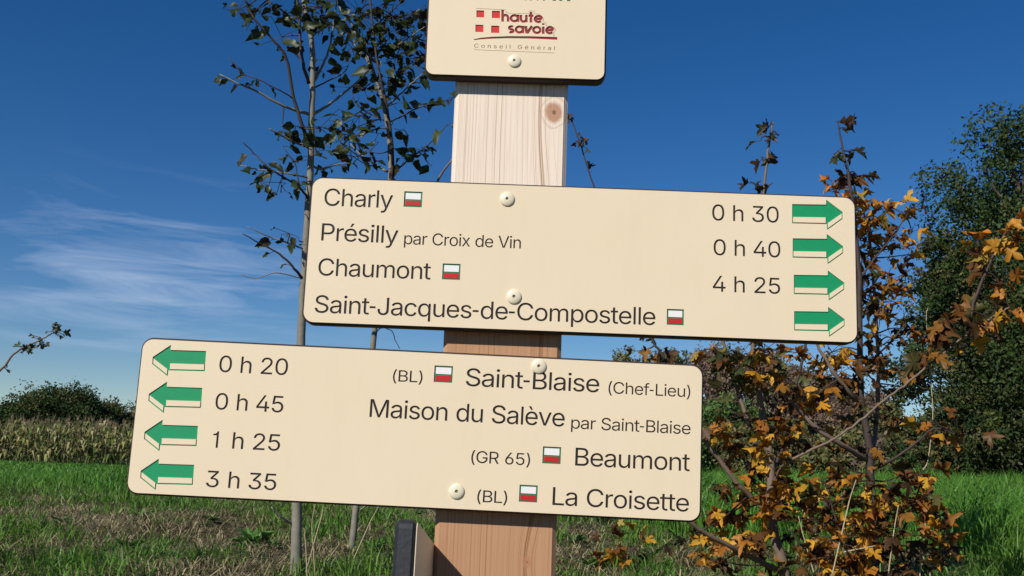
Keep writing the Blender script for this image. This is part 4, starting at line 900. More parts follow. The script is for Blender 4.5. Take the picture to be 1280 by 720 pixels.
M_BARK_DARK = simple_mat('dark brown twig bark', (0.050, 0.034, 0.028), 0.7, 0.35, 60, 0.3)
M_BARK_TAN = simple_mat('tan maple bark', (0.175, 0.125, 0.090), 0.75, 0.35, 50, 0.4)
M_PETIOLE = M_BARK_DARK
class Leaves:
    def __init__(s): s.V = []; s.F = []; s.C = []; s.n = 0
    def put(s, tpl, p, tip, nrm, size, col):
        v, f = tpl
        t = Vector(tip).normalized(); nn = Vector(nrm); nn = (nn - t * nn.dot(t)); nn = nn.normalized() if nn.length > 1e-4 else t.orthogonal().normalized()
        x = t.cross(nn)
        M = np.array([x, t, nn])
        w = v * size * np.array([random.uniform(0.8, 1.1), 1, random.uniform(0.5, 1.5)])
        w = w + np.stack([RNG.normal(0, 0.03, len(v)), RNG.normal(0, 0.02, len(v)), RNG.normal(0, 0.07, len(v))], 1) * size
        s.V.append(w @ M + np.array(p)); s.F.append(f + s.n); s.n += len(v)
        c = np.array(col) * np.array([1.0] * 3)
        g = np.tile(c, (len(v), 1)); g *= RNG.uniform(0.72, 1.2, (len(v), 1)); s.C.append(g)
    def build(s, name, mat, parent):
        V = np.concatenate(s.V); F = np.concatenate(s.F)
        return fast_mesh(name, V, F.ravel(), np.full(len(F), 3), np.concatenate(s.C), mat, parent)
class Sapling:
    """a thin plant drawn by its stems; pts hold (px, py, depth)"""
    def __init__(s, name, label, cat, base, group=None):
        s.base = Vector(base); s.root = tag(empty(name, s.base), label, cat, group)
        s.stems = []; s.lv = Leaves(); s.tw = MB()
    def stem(s, pts, r0, r1, mat, name='branch', sub=5, to_ground=False):
        P = [at(*p) for p in pts]
        if to_ground: P = [s.base - Vector((0, 0, 0.06))] + P
        P = smooth_path(P, sub)
        P = [p + Vector((random.gauss(0, 1), random.gauss(0, 1), random.gauss(0, 1))) * min(r0, 0.003) * 0.22 for p in P]
        k = len(P) - 1
        mb = MB(); mb.tube([p - s.base for p in P], [r0 + (r1 - r0) * (i / k) ** 0.85 for i in range(k + 1)], 10 if r0 > 0.006 else 6)
        mb.build(name, mat, s.root, True); s.stems.append(P); return P
    def leaf(s, p, tpl, size, cols, up=0.6, droop=0.4, petiole=0.02, away=None):
        a = random.uniform(0, 2 * math.pi)
        d = Vector((math.cos(a), math.sin(a), random.uniform(-droop, 0.35)))
        if away is not None: d = (d + Vector(away) * 1.0)
        d.normalize(); q = Vector(p) + d * petiole
        nrm = Vector((random.gauss(0, 0.7), random.gauss(0, 0.7) - 0.25, random.gauss(up, 0.5)))
        tip = (d + Vector((0, 0, -random.uniform(0, droop)))).normalized()
        s.lv.put(tpl, q - s.base, tip, nrm, size * random.uniform(0.5, 1.3), random.choice(cols))
        if petiole > 0.004: s.tw.tube([Vector(p) - s.base, q - s.base], [0.0009, 0.0006], 4, cap=False)
    def along(s, P, n, tpl, size, cols, t0=0.2, t1=1.0, **k):
        for i in range(n):
            t = t0 + (t1 - t0) * (i + random.random()) / n; q = t * (len(P) - 1); j = min(len(P) - 2, int(q))
            s.leaf(P[j].lerp(P[j + 1], q - j), tpl, size, cols, **k)
    def cluster(s, px, py, depth, spread, n, tpl, size, cols, twig=True, **k):
        """a spray of leaves round a point, tied to the nearest stem by a twig"""
        c = at(px, py, depth); sp = spread / 1280 * depth
        if twig:
            near = min((q for P in s.stems for q in P), key=lambda q: (q - c).length)
            mid = near.lerp(c, 0.5) + Vector((0, 0, -0.01)) * random.uniform(-1, 1)
            s.tw.tube([q - s.base for q in smooth_path([near, mid, c], 4)], list(np.linspace(0.0022, 0.0010, 9)), 5, cap=False)
        for i in range(n):
            o = Vector((random.gauss(0, sp), random.gauss(0, sp), random.gauss(0, sp * 0.8)))
            p = c + o
            if twig: s.tw.tube([c - s.base, p - s.base], [0.0010, 0.0007], 4, cap=False)
            s.leaf(p, tpl, size, cols, petiole=0.012, **k)
    def finish(s, twig_mat, leaf_mat_):
        V = [np.concatenate(s.lv.V)]; C = [np.concatenate(s.lv.C)]; F = np.concatenate(s.lv.F); fi = [F.ravel()]; sz = [np.full(len(F), 3)]
        if s.tw.n:
            fi.append((np.array([f for f in s.tw.f if len(f) == 4]) + s.lv.n).ravel()); sz.append(np.full(len([f for f in s.tw.f if len(f) == 4]), 4))
            V.append(np.concatenate(s.tw.v)); C.append(np.tile(np.array([0.070, 0.048, 0.034]), (s.tw.n, 1)))
        fast_mesh('foliage', np.concatenate(V), np.concatenate(fi), np.concatenate(sz), np.concatenate(C), leaf_mat_, s.root)
        return s.root
D = lambda L, y: [(a, b, y) for a, b in L]
DKL = [(0.026, 0.042, 0.010), (0.036, 0.054, 0.012), (0.020, 0.027, 0.010), (0.060, 0.074, 0.018), (0.048, 0.042, 0.018), (0.028, 0.046, 0.010), (0.034, 0.048, 0.012)]
YA = 2.62
sa = Sapling('young_tree', 'slim grey sapling with sparse dark leaves, farther from the signpost than the leafier one', 'sapling', gpt(at(370, 730, YA).x, YA), 'saplings left of the signpost')
tr = sa.stem(D([(370, 700), (371, 640), (372, 560), (376, 440), (380, 350), (385, 260), (388.5, 200), (389.5, 143), (391, 80), (388, 40), (380, 5), (372, -40), (366, -90)], YA), 0.0150, 0.0045, M_BARK_PALE, 'trunk', to_ground=True)
b = {}
b[1] = sa.stem([(387, 177, YA), (379, 160, YA - .03), (367, 123, YA - .05), (358, 73, YA - .08), (345, 54, YA - .1), (322, 28, YA - .12), (306, 2, YA - .13), (296, -30, YA - .15)], 0.0060, 0.0018, M_BARK_DARK)
b[2] = sa.stem([(388, 143, YA), (355, 133, YA - .05), (323, 115, YA - .08), (297, 104, YA - .1), (275, 93, YA - .1)], 0.0045, 0.0016, M_BARK_PALE)
b[3] = sa.stem([(391, 143, YA), (407, 134, YA + .05), (424, 121, YA + .1), (445, 104, YA + .14), (461, 88, YA + .17)], 0.0050, 0.0022, M_BARK_PALE)
b[4] = sa.stem([(391, 104, YA), (400, 88, YA + .03), (408, 71, YA + .05), (415, 45, YA + .05), (418, 20, YA + .05), (424, -20, YA)], 0.0045, 0.0018, M_BARK_PALE)
b[5] = sa.stem([(386, 104, YA - .02), (379, 80, YA - .05), (375, 50, YA - .05), (374, 20, YA - .05), (368, -20, YA - .05)], 0.0052, 0.003, M_BARK_DARK)
b[6] = sa.stem([(386, 183, YA), (368, 178, YA - .05), (350, 168, YA - .08), (337, 161, YA - .1)], 0.0040, 0.0016, M_BARK_PALE)
b[7] = sa.stem([(387, 250, YA), (379, 240, YA - .03), (373, 233, YA - .04), (352, 220, YA - .07), (333, 207, YA - .08), (318, 192, YA - .08), (303, 177, YA - .1)], 0.0040, 0.0012, M_BARK_DARK)
b[8] = sa.stem([(386, 222, YA), (365, 218, YA - .04), (340, 214, YA - .05), (318, 211, YA - .05), (300, 207, YA - .05)], 0.0026, 0.0012, M_BARK_PALE)
b[9] = sa.stem([(379, 350, YA), (368, 336, YA - .03), (350, 318, YA - .05), (328, 306, YA - .07), (303, 292, YA - .1)], 0.0046, 0.0013, M_BARK_DARK)
b[10] = sa.stem([(380, 311, YA), (362, 305, YA - .04), (342, 298, YA - .05), (325, 291, YA - .07), (309, 283, YA - .08)], 0.0026, 0.0010, M_BARK_PALE)
b[11] = sa.stem([(378, 348, YA), (361, 344, YA - .02), (343, 341, YA - .04), (320, 348, YA - .05), (300, 343, YA - .06)], 0.0018, 0.0009, M_BARK_PALE)
b[12] = sa.stem([(367, 123, YA - .05), (350, 113, YA - .08), (325, 100, YA - .1), (305, 92, YA - .1), (286, 72, YA - .1)], 0.0022, 0.0010, M_BARK_DARK)
b[13] = sa.stem([(389, 207, YA), (403, 211, YA + .03), (420, 206, YA + .06), (438, 204, YA + .08)], 0.0034, 0.0014, M_BARK_PALE)
b[14] = sa.stem([(366, 656, YA), (352, 646, YA - .03), (339, 634, YA - .05)], 0.0042, 0.0018, M_BARK_PALE)
b[15] = sa.stem([(391, 110, YA), (413, 100, YA + .05), (432, 88, YA + .05), (437, 72, YA + .05)], 0.0026, 0.0010, M_BARK_DARK)
b[16] = sa.stem([(372, 30, YA), (352, 12, YA - .05), (334, 0, YA - .08), (322, -20, YA - .1)], 0.0028, 0.0012, M_BARK_DARK)
b[17] = sa.stem([(374, 233, YA - .04), (369, 205, YA - .04), (362, 195, YA - .05), (353, 182, YA - .05)], 0.0020, 0.0008, M_BARK_DARK)
lk = dict(petiole=0.016, up=0.3, droop=0.6)
sa.along(b[1], 15, OVATE, 0.042, DKL, 0.45, **lk); sa.along(b[2], 9, OVATE, 0.028, DKL, 0.55, **lk); sa.along(b[6], 4, OVATE, 0.026, DKL, 0.4, **lk)
sa.along(b[7], 6, OVATE, 0.036, DKL, 0.3, 0.85, **lk); sa.along(b[8], 5, OVATE, 0.034, DKL, 0.3, 0.8, **lk); sa.along(b[9], 2, OVATE, 0.028, DKL, 0.3, 0.6, **lk)
sa.along(b[10], 6, OVATE, 0.030, DKL, 0.1, 0.6, **lk); sa.along(b[12], 7, OVATE, 0.028, DKL, 0.35, **lk); sa.along(b[5], 10, OVATE, 0.040, DKL, 0.4, **lk)
sa.along(b[4], 16, OVATE, 0.042, DKL, 0.2, **lk); sa.along(b[16], 9, OVATE, 0.045, DKL, 0.2, **lk); sa.along(b[15], 4, OVATE, 0.03, DKL, 0.4, **lk); sa.along(b[13], 8, OVATE, 0.03, DKL, 0.2, **lk)
sa.along(tr, 22, OVATE, 0.040, DKL, 0.80, 1.0, petiole=0.05, up=0.3, droop=0.6); sa.along(b[17], 4, OVATE, 0.034, DKL, 0.3, **lk)
for q in ((352, 46, 16, 5), (312, 20, 14, 5), (297, 12, 10, 4), (402, 10, 20, 9), (416, 32, 16, 8), (362, 172, 10, 5), (353, 155, 8, 3), (400, 160, 16, 9), (395, 190, 14, 8), (350, 228, 9, 5), (336, 232, 6, 3), (372, 228, 10, 4), (362, 292, 9, 5), (378, 20, 16, 7), (322, 12, 12, 4)):
    sa.cluster(q[0], q[1], YA - 0.05, q[2], q[3], OVATE, 0.036, DKL, up=0.3, droop=0.6)
sa.finish(M_BARK_DARK, M_LEAF)

YB = 3.02
sbp = Sapling('young_tree', 'leafier sapling close beside the signpost, its twin stems leaning towards the emblem board', 'sapling', gpt(at(437, 730, YB).x, YB), 'saplings left of the signpost')
t1 = sbp.stem(D([(438, 700), (443, 655), (451, 580), (468, 420), (480, 300), (488, 222), (486, 170), (480, 133), (474, 110), (467, 90), (453, 53), (440, 30), (427, 13), (414, -20)], YB), 0.0112, 0.0030, M_BARK_PALE, 'trunk', to_ground=True)
t2 = sbp.stem([(487, 240, YB), (491, 205, YB - .03), (488, 160, YB - .05), (480, 117, YB - .07), (472, 80, YB - .08), (467, 40, YB - .08), (463, 5, YB - .08), (462, -40, YB - .08)], 0.0052, 0.0026, M_BARK_DARK)
c = {}
c[1] = sbp.stem([(483, 214, YB), (465, 203, YB + .05), (452, 194, YB + .08), (438, 180, YB + .1)], 0.0042, 0.0018, M_BARK_PALE)
c[2] = sbp.stem([(490, 218, YB), (508, 202, YB - .05), (527, 187, YB - .08), (545, 172, YB - .1), (560, 155, YB - .1)], 0.0030, 0.0012, M_BARK_DARK)
c[3] = sbp.stem([(484, 133, YB), (500, 118, YB - .04), (515, 104, YB - .05), (528, 92, YB - .06), (545, 78, YB - .06)], 0.0030, 0.0014, M_BARK_PALE)
c[4] = sbp.stem([(466, 76, YB), (482, 66, YB - .03), (500, 54, YB - .05), (517, 43, YB - .06), (535, 30, YB - .06)], 0.0030, 0.0014, M_BARK_PALE)
c[5] = sbp.stem([(488, 152, YB), (505, 144, YB - .05), (520, 136, YB - .08), (545, 128, YB - .1), (566, 124, YB - .1)], 0.0028, 0.0012, M_BARK_DARK)
c[6] = sbp.stem([(467, 92, YB), (455, 70, YB + .04), (440, 52, YB + .06), (433, 44, YB + .06)], 0.0034, 0.0014, M_BARK_PALE)
c[7] = sbp.stem([(480, 150, YB), (462, 142, YB + .04), (448, 133, YB + .05), (440, 118, YB + .05)], 0.0024, 0.0012, M_BARK_DARK)
c[8] = sbp.stem([(540, 245, YB - .05), (549, 222, YB - .08), (560, 206, YB - .1), (572, 190, YB - .1), (590, 165, YB - .1)], 0.0046, 0.002, M_BARK_TAN)
c[9] = sbp.stem([(488, 222, YB), (505, 234, YB - .03), (525, 246, YB - .05), (540, 245, YB - .05)], 0.0050, 0.0044, M_BARK_TAN)
c[10] = sbp.stem([(490, 225, YB), (497, 214, YB - .02), (506, 198, YB - .03), (510, 170, YB - .04)], 0.0018, 0.0008, M_BARK_DARK)
c[11] = sbp.stem([(462, 40, YB), (480, 22, YB - .02), (496, 8, YB - .04), (510, -14, YB - .05)], 0.0030, 0.0014, M_BARK_DARK)
c[12] = sbp.stem([(468, 420, YB), (476, 410, YB - .04), (490, 414, YB - .06), (494, 425, YB - .06), (500, 436, YB - .06)], 0.0018, 0.0010, M_BARK_DARK)
c[13] = sbp.stem([(450, 638, YB), (458, 632, YB - .02), (468, 627, YB - .03)], 0.0030, 0.0020, M_BARK_PALE)
for k, n in ((1, 6), (2, 6), (3, 9), (4, 10), (5, 6), (6, 6), (7, 6), (11, 10)):
    sbp.along(c[k], n, OVATE, 0.044, DKL, 0.15, **lk)
sbp.along(t2, 16, OVATE, 0.046, DKL, 0.45, 1.0, petiole=0.03, up=0.3, droop=0.6); sbp.along(t1, 16, OVATE, 0.044, DKL, 0.62, 1.0, petiole=0.03, up=0.3, droop=0.6)
for q in ((450, 15, 26, 16), (490, 20, 26, 16), (522, 15, 20, 12), (510, 45, 20, 12), (475, 55, 26, 16), (515, 78, 18, 12), (495, 72, 20, 12), (525, 55, 12, 7), (486, 108, 14, 8), (492, 130, 9, 5), (450, 145, 18, 14), (435, 165, 18, 12), (460, 165, 14, 9), (415, 158, 10, 6), (425, 178, 12, 8), (462, 190, 14, 9), (440, 195, 12, 7), (528, 188, 11, 7), (516, 200, 9, 5), (550, 130, 10, 5), (538, 132, 9, 5), (500, 163, 6, 3), (455, 110, 14, 7), (440, 60, 14, 8), (536, 205, 5, 3)):
    sbp.cluster(q[0], q[1], YB - 0.05, q[2] * 0.85, max(2, int(q[3] * (1.25 if q[1] < 115 else 0.8))), OVATE, 0.040, DKL, up=0.3, droop=0.6)
sbp.finish(M_BARK_DARK, M_LEAF)

# ------------------------------------------------------------------ the maples to the right
ORG = [(0.60, 0.33, 0.035), (0.56, 0.27, 0.022), (0.44, 0.180, 0.020), (0.60, 0.300, 0.03), (0.32, 0.120, 0.018), (0.19, 0.075, 0.016), (0.40, 0.155, 0.02), (0.12, 0.055, 0.016)]
YEL = [(0.62, 0.34, 0.035), (0.52, 0.24, 0.025), (0.40, 0.28, 0.05), (0.56, 0.20, 0.02)]
GRN = [(0.085, 0.095, 0.028), (0.060, 0.080, 0.022), (0.13, 0.12, 0.040), (0.035, 0.045, 0.016)]
BRN = [(0.15, 0.065, 0.018), (0.30, 0.14, 0.02), (0.10, 0.09, 0.025), (0.085, 0.040, 0.014), (0.26, 0.115, 0.022), (0.06, 0.034, 0.013), (0.07, 0.060, 0.018)]
MIX = ORG + GRN[:2] + BRN[:2]
TOP = [(0.040, 0.034, 0.018), (0.055, 0.042, 0.020), (0.045, 0.055, 0.020), (0.08, 0.04, 0.02)]
Y1 = 2.25
m1 = Sapling('maple_sapling', 'wide forked maple sapling with orange leaves, rising beside the right end of the lower board', 'sapling', gpt(at(984, 740, Y1).x, Y1), 'autumn maple saplings')
s1 = m1.stem(D([(980, 712), (969, 677), (965, 643), (963, 610), (964, 580), (955, 527), (947, 482), (941, 430), (942, 380), (946, 320), (954, 245), (960, 190), (966, 153)], Y1), 0.0125, 0.0018, M_BARK_TAN, 'trunk', to_ground=True)
d = {}
d[1] = m1.stem([(964, 646, Y1), (945, 626, Y1), (924, 607, Y1 - .02), (903, 580, Y1 - .03), (879, 546, Y1 - .04), (855, 500, Y1 - .05), (838, 460, Y1 - .05)], 0.0066, 0.0034, M_BARK_TAN)
d[7] = m1.stem([(838, 460, Y1 - .05), (824, 438, Y1 - .05), (813, 421, Y1 - .05), (785, 345, Y1 - .05), (760, 280, Y1 - .05), (742, 232, Y1 - .05), (727, 186, Y1 - .05), (714, 148, Y1 - .05)], 0.0034, 0.0014, M_BARK_DARK)
d[2] = m1.stem([(978, 716, Y1), (944, 699, Y1 - .05), (918, 686, Y1 - .1), (893, 673, Y1 - .13), (872, 660, Y1 - .15), (850, 640, Y1 - .17), (820, 600, Y1 - .2)], 0.0068, 0.0030, M_BARK_TAN)
d[3] = m1.stem([(962, 600, Y1 + .01), (950, 580, Y1 + .1), (941, 545, Y1 + .1), (927, 505, Y1 + .1), (917, 475, Y1 + .1), (906, 435, Y1 + .1), (892, 380, Y1 + .1)], 0.0070, 0.0030, M_BARK_TAN)
d[4] = m1.stem([(965, 606, Y1), (975, 588, Y1 - .05), (986, 577, Y1 - .08), (1011, 564, Y1 - .1), (1040, 550, Y1 - .1), (1055, 540, Y1 - .1), (1080, 522, Y1 - .1), (1100, 504, Y1 - .1), (1130, 482, Y1 - .1), (1160, 457, Y1 - .1), (1209, 418, Y1 - .1), (1241, 396, Y1 - .1), (1262, 384, Y1 - .1)], 0.0034, 0.0019, M_BARK_TAN)
d[5] = m1.stem([(1209, 418, Y1 - .1), (1217, 379, Y1 - .1), (1232, 341, Y1 - .1), (1248, 308, Y1 - .1), (1266, 278, Y1 - .1), (1275, 262, Y1 - .1)], 0.0044, 0.0018, M_BARK_DARK)
d[6] = m1.stem([(966, 590, Y1), (985, 540, Y1 + .05), (992, 500, Y1 + .05), (998, 470, Y1 + .05), (1007, 432, Y1 + .05), (1016, 380, Y1 + .05)], 0.0055, 0.003, M_BARK_DARK)
lm = dict(petiole=0.03, up=0.7, droop=0.7)
for q in ((963, 154, 2, 2), (973, 170, 3, 2), (952, 172, 2, 1), (952, 197, 3, 2), (970, 197, 3, 2), (938, 227, 4, 2), (962, 231, 3, 2)): m1.cluster(q[0], q[1], Y1, q[2], q[3], MAPLE2, 0.030, TOP, up=0.5, droop=0.8)
for q in ((716, 147, 4, 5), (726, 172, 3, 3), (729, 182, 3, 2), (735, 205, 2, 1)): m1.cluster(q[0], q[1], Y1 - .05, q[2], q[3], MAPLE2, 0.022, TOP, up=0.3, droop=0.8)
for q in ((806, 437, 8, 5), (820, 445, 8, 5), (838, 440, 6, 3), (815, 420, 5, 2)): m1.cluster(q[0], q[1], Y1 - .05, q[2], q[3], MAPLE2, 0.032, GRN + BRN, up=0.5, droop=0.8)
for q in ((892, 437, 9, 6, YEL), (908, 446, 8, 4, GRN), (925, 445, 10, 5, MIX), (918, 462, 10, 5, GRN), (935, 452, 9, 4, MIX), (962, 440, 12, 7, GRN), (955, 438, 9, 4, ORG), (980, 440, 9, 4, MIX), (945, 470, 14, 6, GRN), (975, 466, 14, 8, MIX), (968, 483, 10, 6, ORG), (1000, 490, 10, 6, BRN + ORG), (985, 478, 9, 4, GRN),
          (930, 487, 11, 4, GRN), (905, 533, 7, 4, ORG), (884, 532, 4, 2, ORG), (930, 525, 12, 6, BRN + GRN), (945, 530, 10, 5, GRN), (975, 535, 12, 9, ORG), (960, 520, 11, 5, BRN), (990, 520, 10, 5, MIX), (1000, 552, 8, 4, BRN), (912, 566, 10, 5, BRN + ORG[:2]), (935, 580, 10, 5, ORG), (968, 568, 5, 2, YEL),
          (955, 590, 16, 10, MIX), (955, 606, 14, 10, ORG), (975, 612, 16, 12, ORG), (992, 606, 10, 6, YEL + ORG), (1008, 612, 8, 5, YEL), (1005, 630, 10, 8, ORG), (962, 635, 12, 9, ORG), (912, 608, 7, 4, BRN), (897, 641, 8, 5, ORG), (922, 648, 10, 7, BRN + ORG), (928, 672, 9, 7, ORG), (905, 678, 7, 5, ORG), (882, 677, 6, 4, ORG), (945, 690, 12, 8, BRN), (960, 695, 10, 6, BRN), (988, 668, 4, 2, ORG), (868, 668, 7, 4, GRN), (895, 700, 7, 4, BRN)):
    m1.cluster(q[0], q[1], Y1 + random.uniform(-.1, .1), q[2], int(q[3] * 1.3) + 1, random.choice((MAPLE, MAPLE2, MAPLE3, MAPLE3)), 0.036, q[4], up=1.1, droop=0.5)
for q in ((1245, 300, 8, 4, YEL), (1262, 290, 7, 4, YEL), (1272, 298, 8, 5, YEL), (1245, 315, 7, 3, YEL), (1225, 310, 5, 2, ORG), (1275, 275, 8, 4, YEL), (1230, 325, 6, 3, BRN), (1250, 355, 8, 4, ORG), (1232, 372, 8, 4, BRN), (1225, 392, 10, 7, ORG), (1205, 402, 8, 5, BRN), (1242, 388, 8, 4, GRN), (1262, 398, 8, 5, ORG), (1190, 405, 9, 5, BRN), (1180, 420, 9, 5, BRN), (1200, 420, 8, 4, ORG), (1165, 445, 9, 5, BRN), (1225, 415, 7, 3, ORG), (1256, 365, 6, 3, ORG)):
    m1.cluster(q[0], q[1], Y1 - .1, q[2], q[3], random.choice((MAPLE, MAPLE2)), 0.042, q[4], up=0.7, droop=0.6)
m1.finish(M_BARK_DARK, M_AUTUMN)

Y2 = 2.38
m2 = Sapling('maple_sapling', 'tall upright maple sapling with a dense column of ochre leaves right of the upper board', 'sapling', gpt(at(1094, 740, Y2).x, Y2), 'autumn maple saplings')
m2.stem(D([(1092, 690), (1090, 640), (1088, 590), (1085, 545), (1077, 503), (1075, 420), (1073, 330), (1067, 262), (1060, 217), (1054, 188), (1047, 153)], Y2), 0.0140, 0.0018, M_BARK_DARK, 'trunk', to_ground=True)
e = {}
e[1] = m2.stem([(1087, 580, Y2), (1094, 540, Y2 + .1), (1098, 480, Y2 + .1), (1096, 417, Y2 + .1), (1090, 335, Y2 + .1), (1086, 285, Y2 + .1)], 0.0070, 0.0030, M_BARK_TAN)
e[2] = m2.stem([(1084, 575, Y2), (1052, 556, Y2 - .08), (1020, 535, Y2 - .1), (997, 511, Y2 - .1), (980, 492, Y2 - .1), (968, 480, Y2 - .1)], 0.0066, 0.0034, M_BARK_TAN)
e[3] = m2.stem([(1076, 505, Y2), (1063, 492, Y2 - .03), (1045, 470, Y2 - .05), (1034, 452, Y2 - .05), (1022, 432, Y2 - .05), (1010, 400, Y2 - .05)], 0.0052, 0.003, M_BARK_TAN)
e[4] = m2.stem([(1087, 590, Y2), (1120, 572, Y2 - .06), (1150, 550, Y2 - .08), (1168, 536, Y2 - .1), (1195, 542, Y2 - .1)], 0.0040, 0.0016, M_BARK_DARK)
e[5] = m2.stem([(1075, 400, Y2), (1092, 380, Y2 + .04), (1112, 362, Y2 + .05), (1128, 350, Y2 + .05)], 0.0032, 0.0014, M_BARK_DARK)
e[6] = m2.stem([(1074, 350, Y2), (1092, 325, Y2), (1112, 300, Y2), (1132, 272, Y2)], 0.0032, 0.0014, M_BARK_DARK)
e[7] = m2.stem([(1076, 470, Y2), (1092, 450, Y2), (1115, 425, Y2 - .04), (1132, 405, Y2 - .05)], 0.0032, 0.0014, M_BARK_DARK)
for q in ((1047, 152, 4, 2, TOP), (1058, 160, 3, 2, TOP), (1072, 187, 4, 2, TOP), (1040, 196, 5, 2, GRN), (1054, 183, 3, 1, TOP)): m2.cluster(q[0], q[1], Y2, q[2], q[3], MAPLE2, 0.036, q[4], up=0.5, droop=0.7)
for q in ((1062, 226, 8, 5, GRN + BRN), (1072, 220, 6, 3, BRN), (1045, 236, 8, 6, YEL), (1058, 246, 8, 5, YEL), (1076, 250, 8, 5, YEL), (1095, 252, 8, 6, ORG), (1112, 258, 8, 5, ORG), (1082, 270, 9, 7, YEL), (1100, 274, 9, 5, BRN), (1136, 262, 8, 4, ORG), (1090, 290, 10, 7, ORG), (1140, 290, 7, 4, ORG), (1118, 296, 7, 3, BRN), (1075, 300, 9, 5, YEL), (1078, 320, 8, 6, ORG), (1118, 310, 9, 4, BRN + ORG), (1135, 318, 6, 2, ORG), (1095, 318, 9, 4, BRN), (1082, 345, 9, 6, BRN), (1110, 345, 10, 5, GRN + BRN), (1132, 342, 8, 5, BRN), (1072, 362, 9, 6, ORG), (1088, 370, 10, 6, ORG), (1105, 378, 8, 5, ORG), (1128, 360, 8, 4, YEL), (1078, 392, 10, 6, BRN), (1120, 398, 9, 5, BRN), (1100, 398, 9, 5, ORG), (1136, 412, 9, 5, ORG), (1088, 418, 10, 6, BRN), (1115, 422, 9, 5, BRN),
          (1040, 440, 12, 8, YEL), (1055, 448, 10, 7, ORG), (1052, 465, 12, 8, BRN), (1058, 485, 11, 7, BRN), (1040, 482, 9, 4, ORG), (1022, 452, 9, 5, ORG), (1028, 472, 9, 4, GRN), (1095, 450, 11, 8, BRN + ORG), (1105, 470, 11, 6, BRN), (1098, 455, 7, 3, ORG), (1130, 485, 8, 5, BRN), (1140, 470, 8, 3, BRN), (1072, 520, 8, 5, BRN), (1085, 500, 9, 6, BRN), (1110, 520, 7, 5, BRN), (1165, 528, 9, 5, ORG), (1185, 540, 8, 4, ORG), (1158, 545, 7, 4, BRN), (1198, 545, 6, 3, ORG), (1022, 530, 9, 4, BRN), (1015, 500, 8, 4, MIX), (1080, 560, 8, 4, BRN), (1035, 585, 8, 4, ORG)):
    m2.cluster(q[0], q[1], Y2 + random.uniform(-.08, .12), q[2], q[3] + 1, random.choice((MAPLE, MAPLE2, MAPLE3, MAPLE3)), 0.036, q[4], up=1.2, droop=0.5)
m2.finish(M_BARK_DARK, M_AUTUMN)

Y3 = 2.12
m3 = Sapling('maple_bush', 'low sprawling maple bush of rust and orange leaves in the grass under the tall maple', 'bush', gpt(at(1075, 745, Y3).x, Y3))
for L in ([(1075, 735), (1060, 690), (1045, 650), (1035, 610)], [(1076, 735), (1085, 690), (1092, 640), (1088, 600)], [(1080, 735), (1110, 690), (1135, 650), (1150, 605)], [(1078, 738), (1040, 712), (1010, 690), (985, 660)], [(1082, 738), (1125, 712), (1155, 690), (1185, 668)], [(1070, 738), (1040, 725), (1015, 722)], [(1084, 738), (1140, 722), (1180, 705)]):
    m3.stem(D(L, Y3), 0.0045, 0.0016, M_BARK_DARK, 'branch', to_ground=True)
for q in ((1025, 603, 8, 4, ORG), (1045, 607, 10, 6, ORG), (1058, 598, 9, 5, ORG), (1090, 600, 8, 4, YEL), (1080, 610, 8, 4, GRN), (1070, 590, 9, 4, BRN), (1125, 595, 10, 6, BRN), (1115, 615, 9, 4, BRN), (1150, 592, 10, 5, BRN), (1160, 600, 7, 3, ORG), (1035, 628, 9, 5, BRN), (1060, 628, 11, 8, ORG), (1078, 630, 11, 7, YEL), (1092, 634, 9, 6, ORG), (1105, 640, 10, 6, BRN), (1128, 636, 9, 6, ORG), (1152, 638, 10, 8, YEL), (1168, 642, 9, 6, ORG), (1180, 645, 6, 4, BRN), (1140, 628, 9, 5, ORG),
          (1010, 650, 10, 7, BRN), (1030, 652, 11, 7, BRN), (1048, 655, 11, 8, ORG), (1068, 655, 11, 8, YEL + ORG), (1085, 660, 11, 8, ORG), (1105, 665, 11, 7, BRN), (1125, 660, 9, 5, BRN), (1015, 670, 12, 8, BRN), (1040, 675, 12, 9, ORG), (1060, 680, 12, 9, BRN), (1085, 685, 12, 8, ORG), (1110, 688, 11, 7, BRN), (1168, 668, 10, 7, ORG), (1185, 672, 8, 6, YEL), (1160, 690, 9, 6, ORG), (1180, 692, 9, 5, BRN), (1140, 695, 9, 6, BRN),
          (1030, 705, 12, 8, ORG), (1055, 710, 12, 9, YEL), (1080, 708, 12, 8, BRN), (1105, 715, 11, 7, ORG), (1010, 715, 10, 6, BRN), (1130, 715, 10, 5, BRN), (1065, 725, 14, 8, ORG), (1020, 690, 9, 6, ORG), (1155, 620, 8, 4, BRN)):
    m3.cluster(q[0], q[1], Y3 + random.uniform(-.12, .12), q[2], q[3] + 1, random.choice((MAPLE, MAPLE2, MAPLE3)), 0.036, q[4], up=1.2, droop=0.5)
m3.finish(M_BARK_DARK, M_AUTUMN)

# low maple seedling right of the post foot
Y4 = 2.75
m4 = Sapling('maple_seedling', 'tiny maple seedling with a few orange leaves in the grass just right of the post', 'seedling', gpt(at(775, 735, Y4).x, Y4))
for L in ([(774, 720), (768, 690), (762, 664)], [(776, 722), (785, 700), (792, 685)], [(775, 722), (765, 705), (757, 695)]): m4.stem(D(L, Y4), 0.003, 0.0012, M_BARK_DARK, 'branch', to_ground=True)
for q in ((775, 662, 5, 3, YEL), (758, 664, 4, 3, BRN), (800, 675, 3, 2, YEL), (765, 692, 6, 4, ORG), (774, 688, 5, 3, ORG), (783, 703, 5, 3, YEL), (813, 692, 6, 3, BRN), (755, 700, 4, 2, ORG)):
    m4.cluster(q[0], q[1], Y4, q[2], q[3], MAPLE, 0.040, q[4], up=0.6, droop=0.5)
m4.finish(M_BARK_DARK, M_AUTUMN)

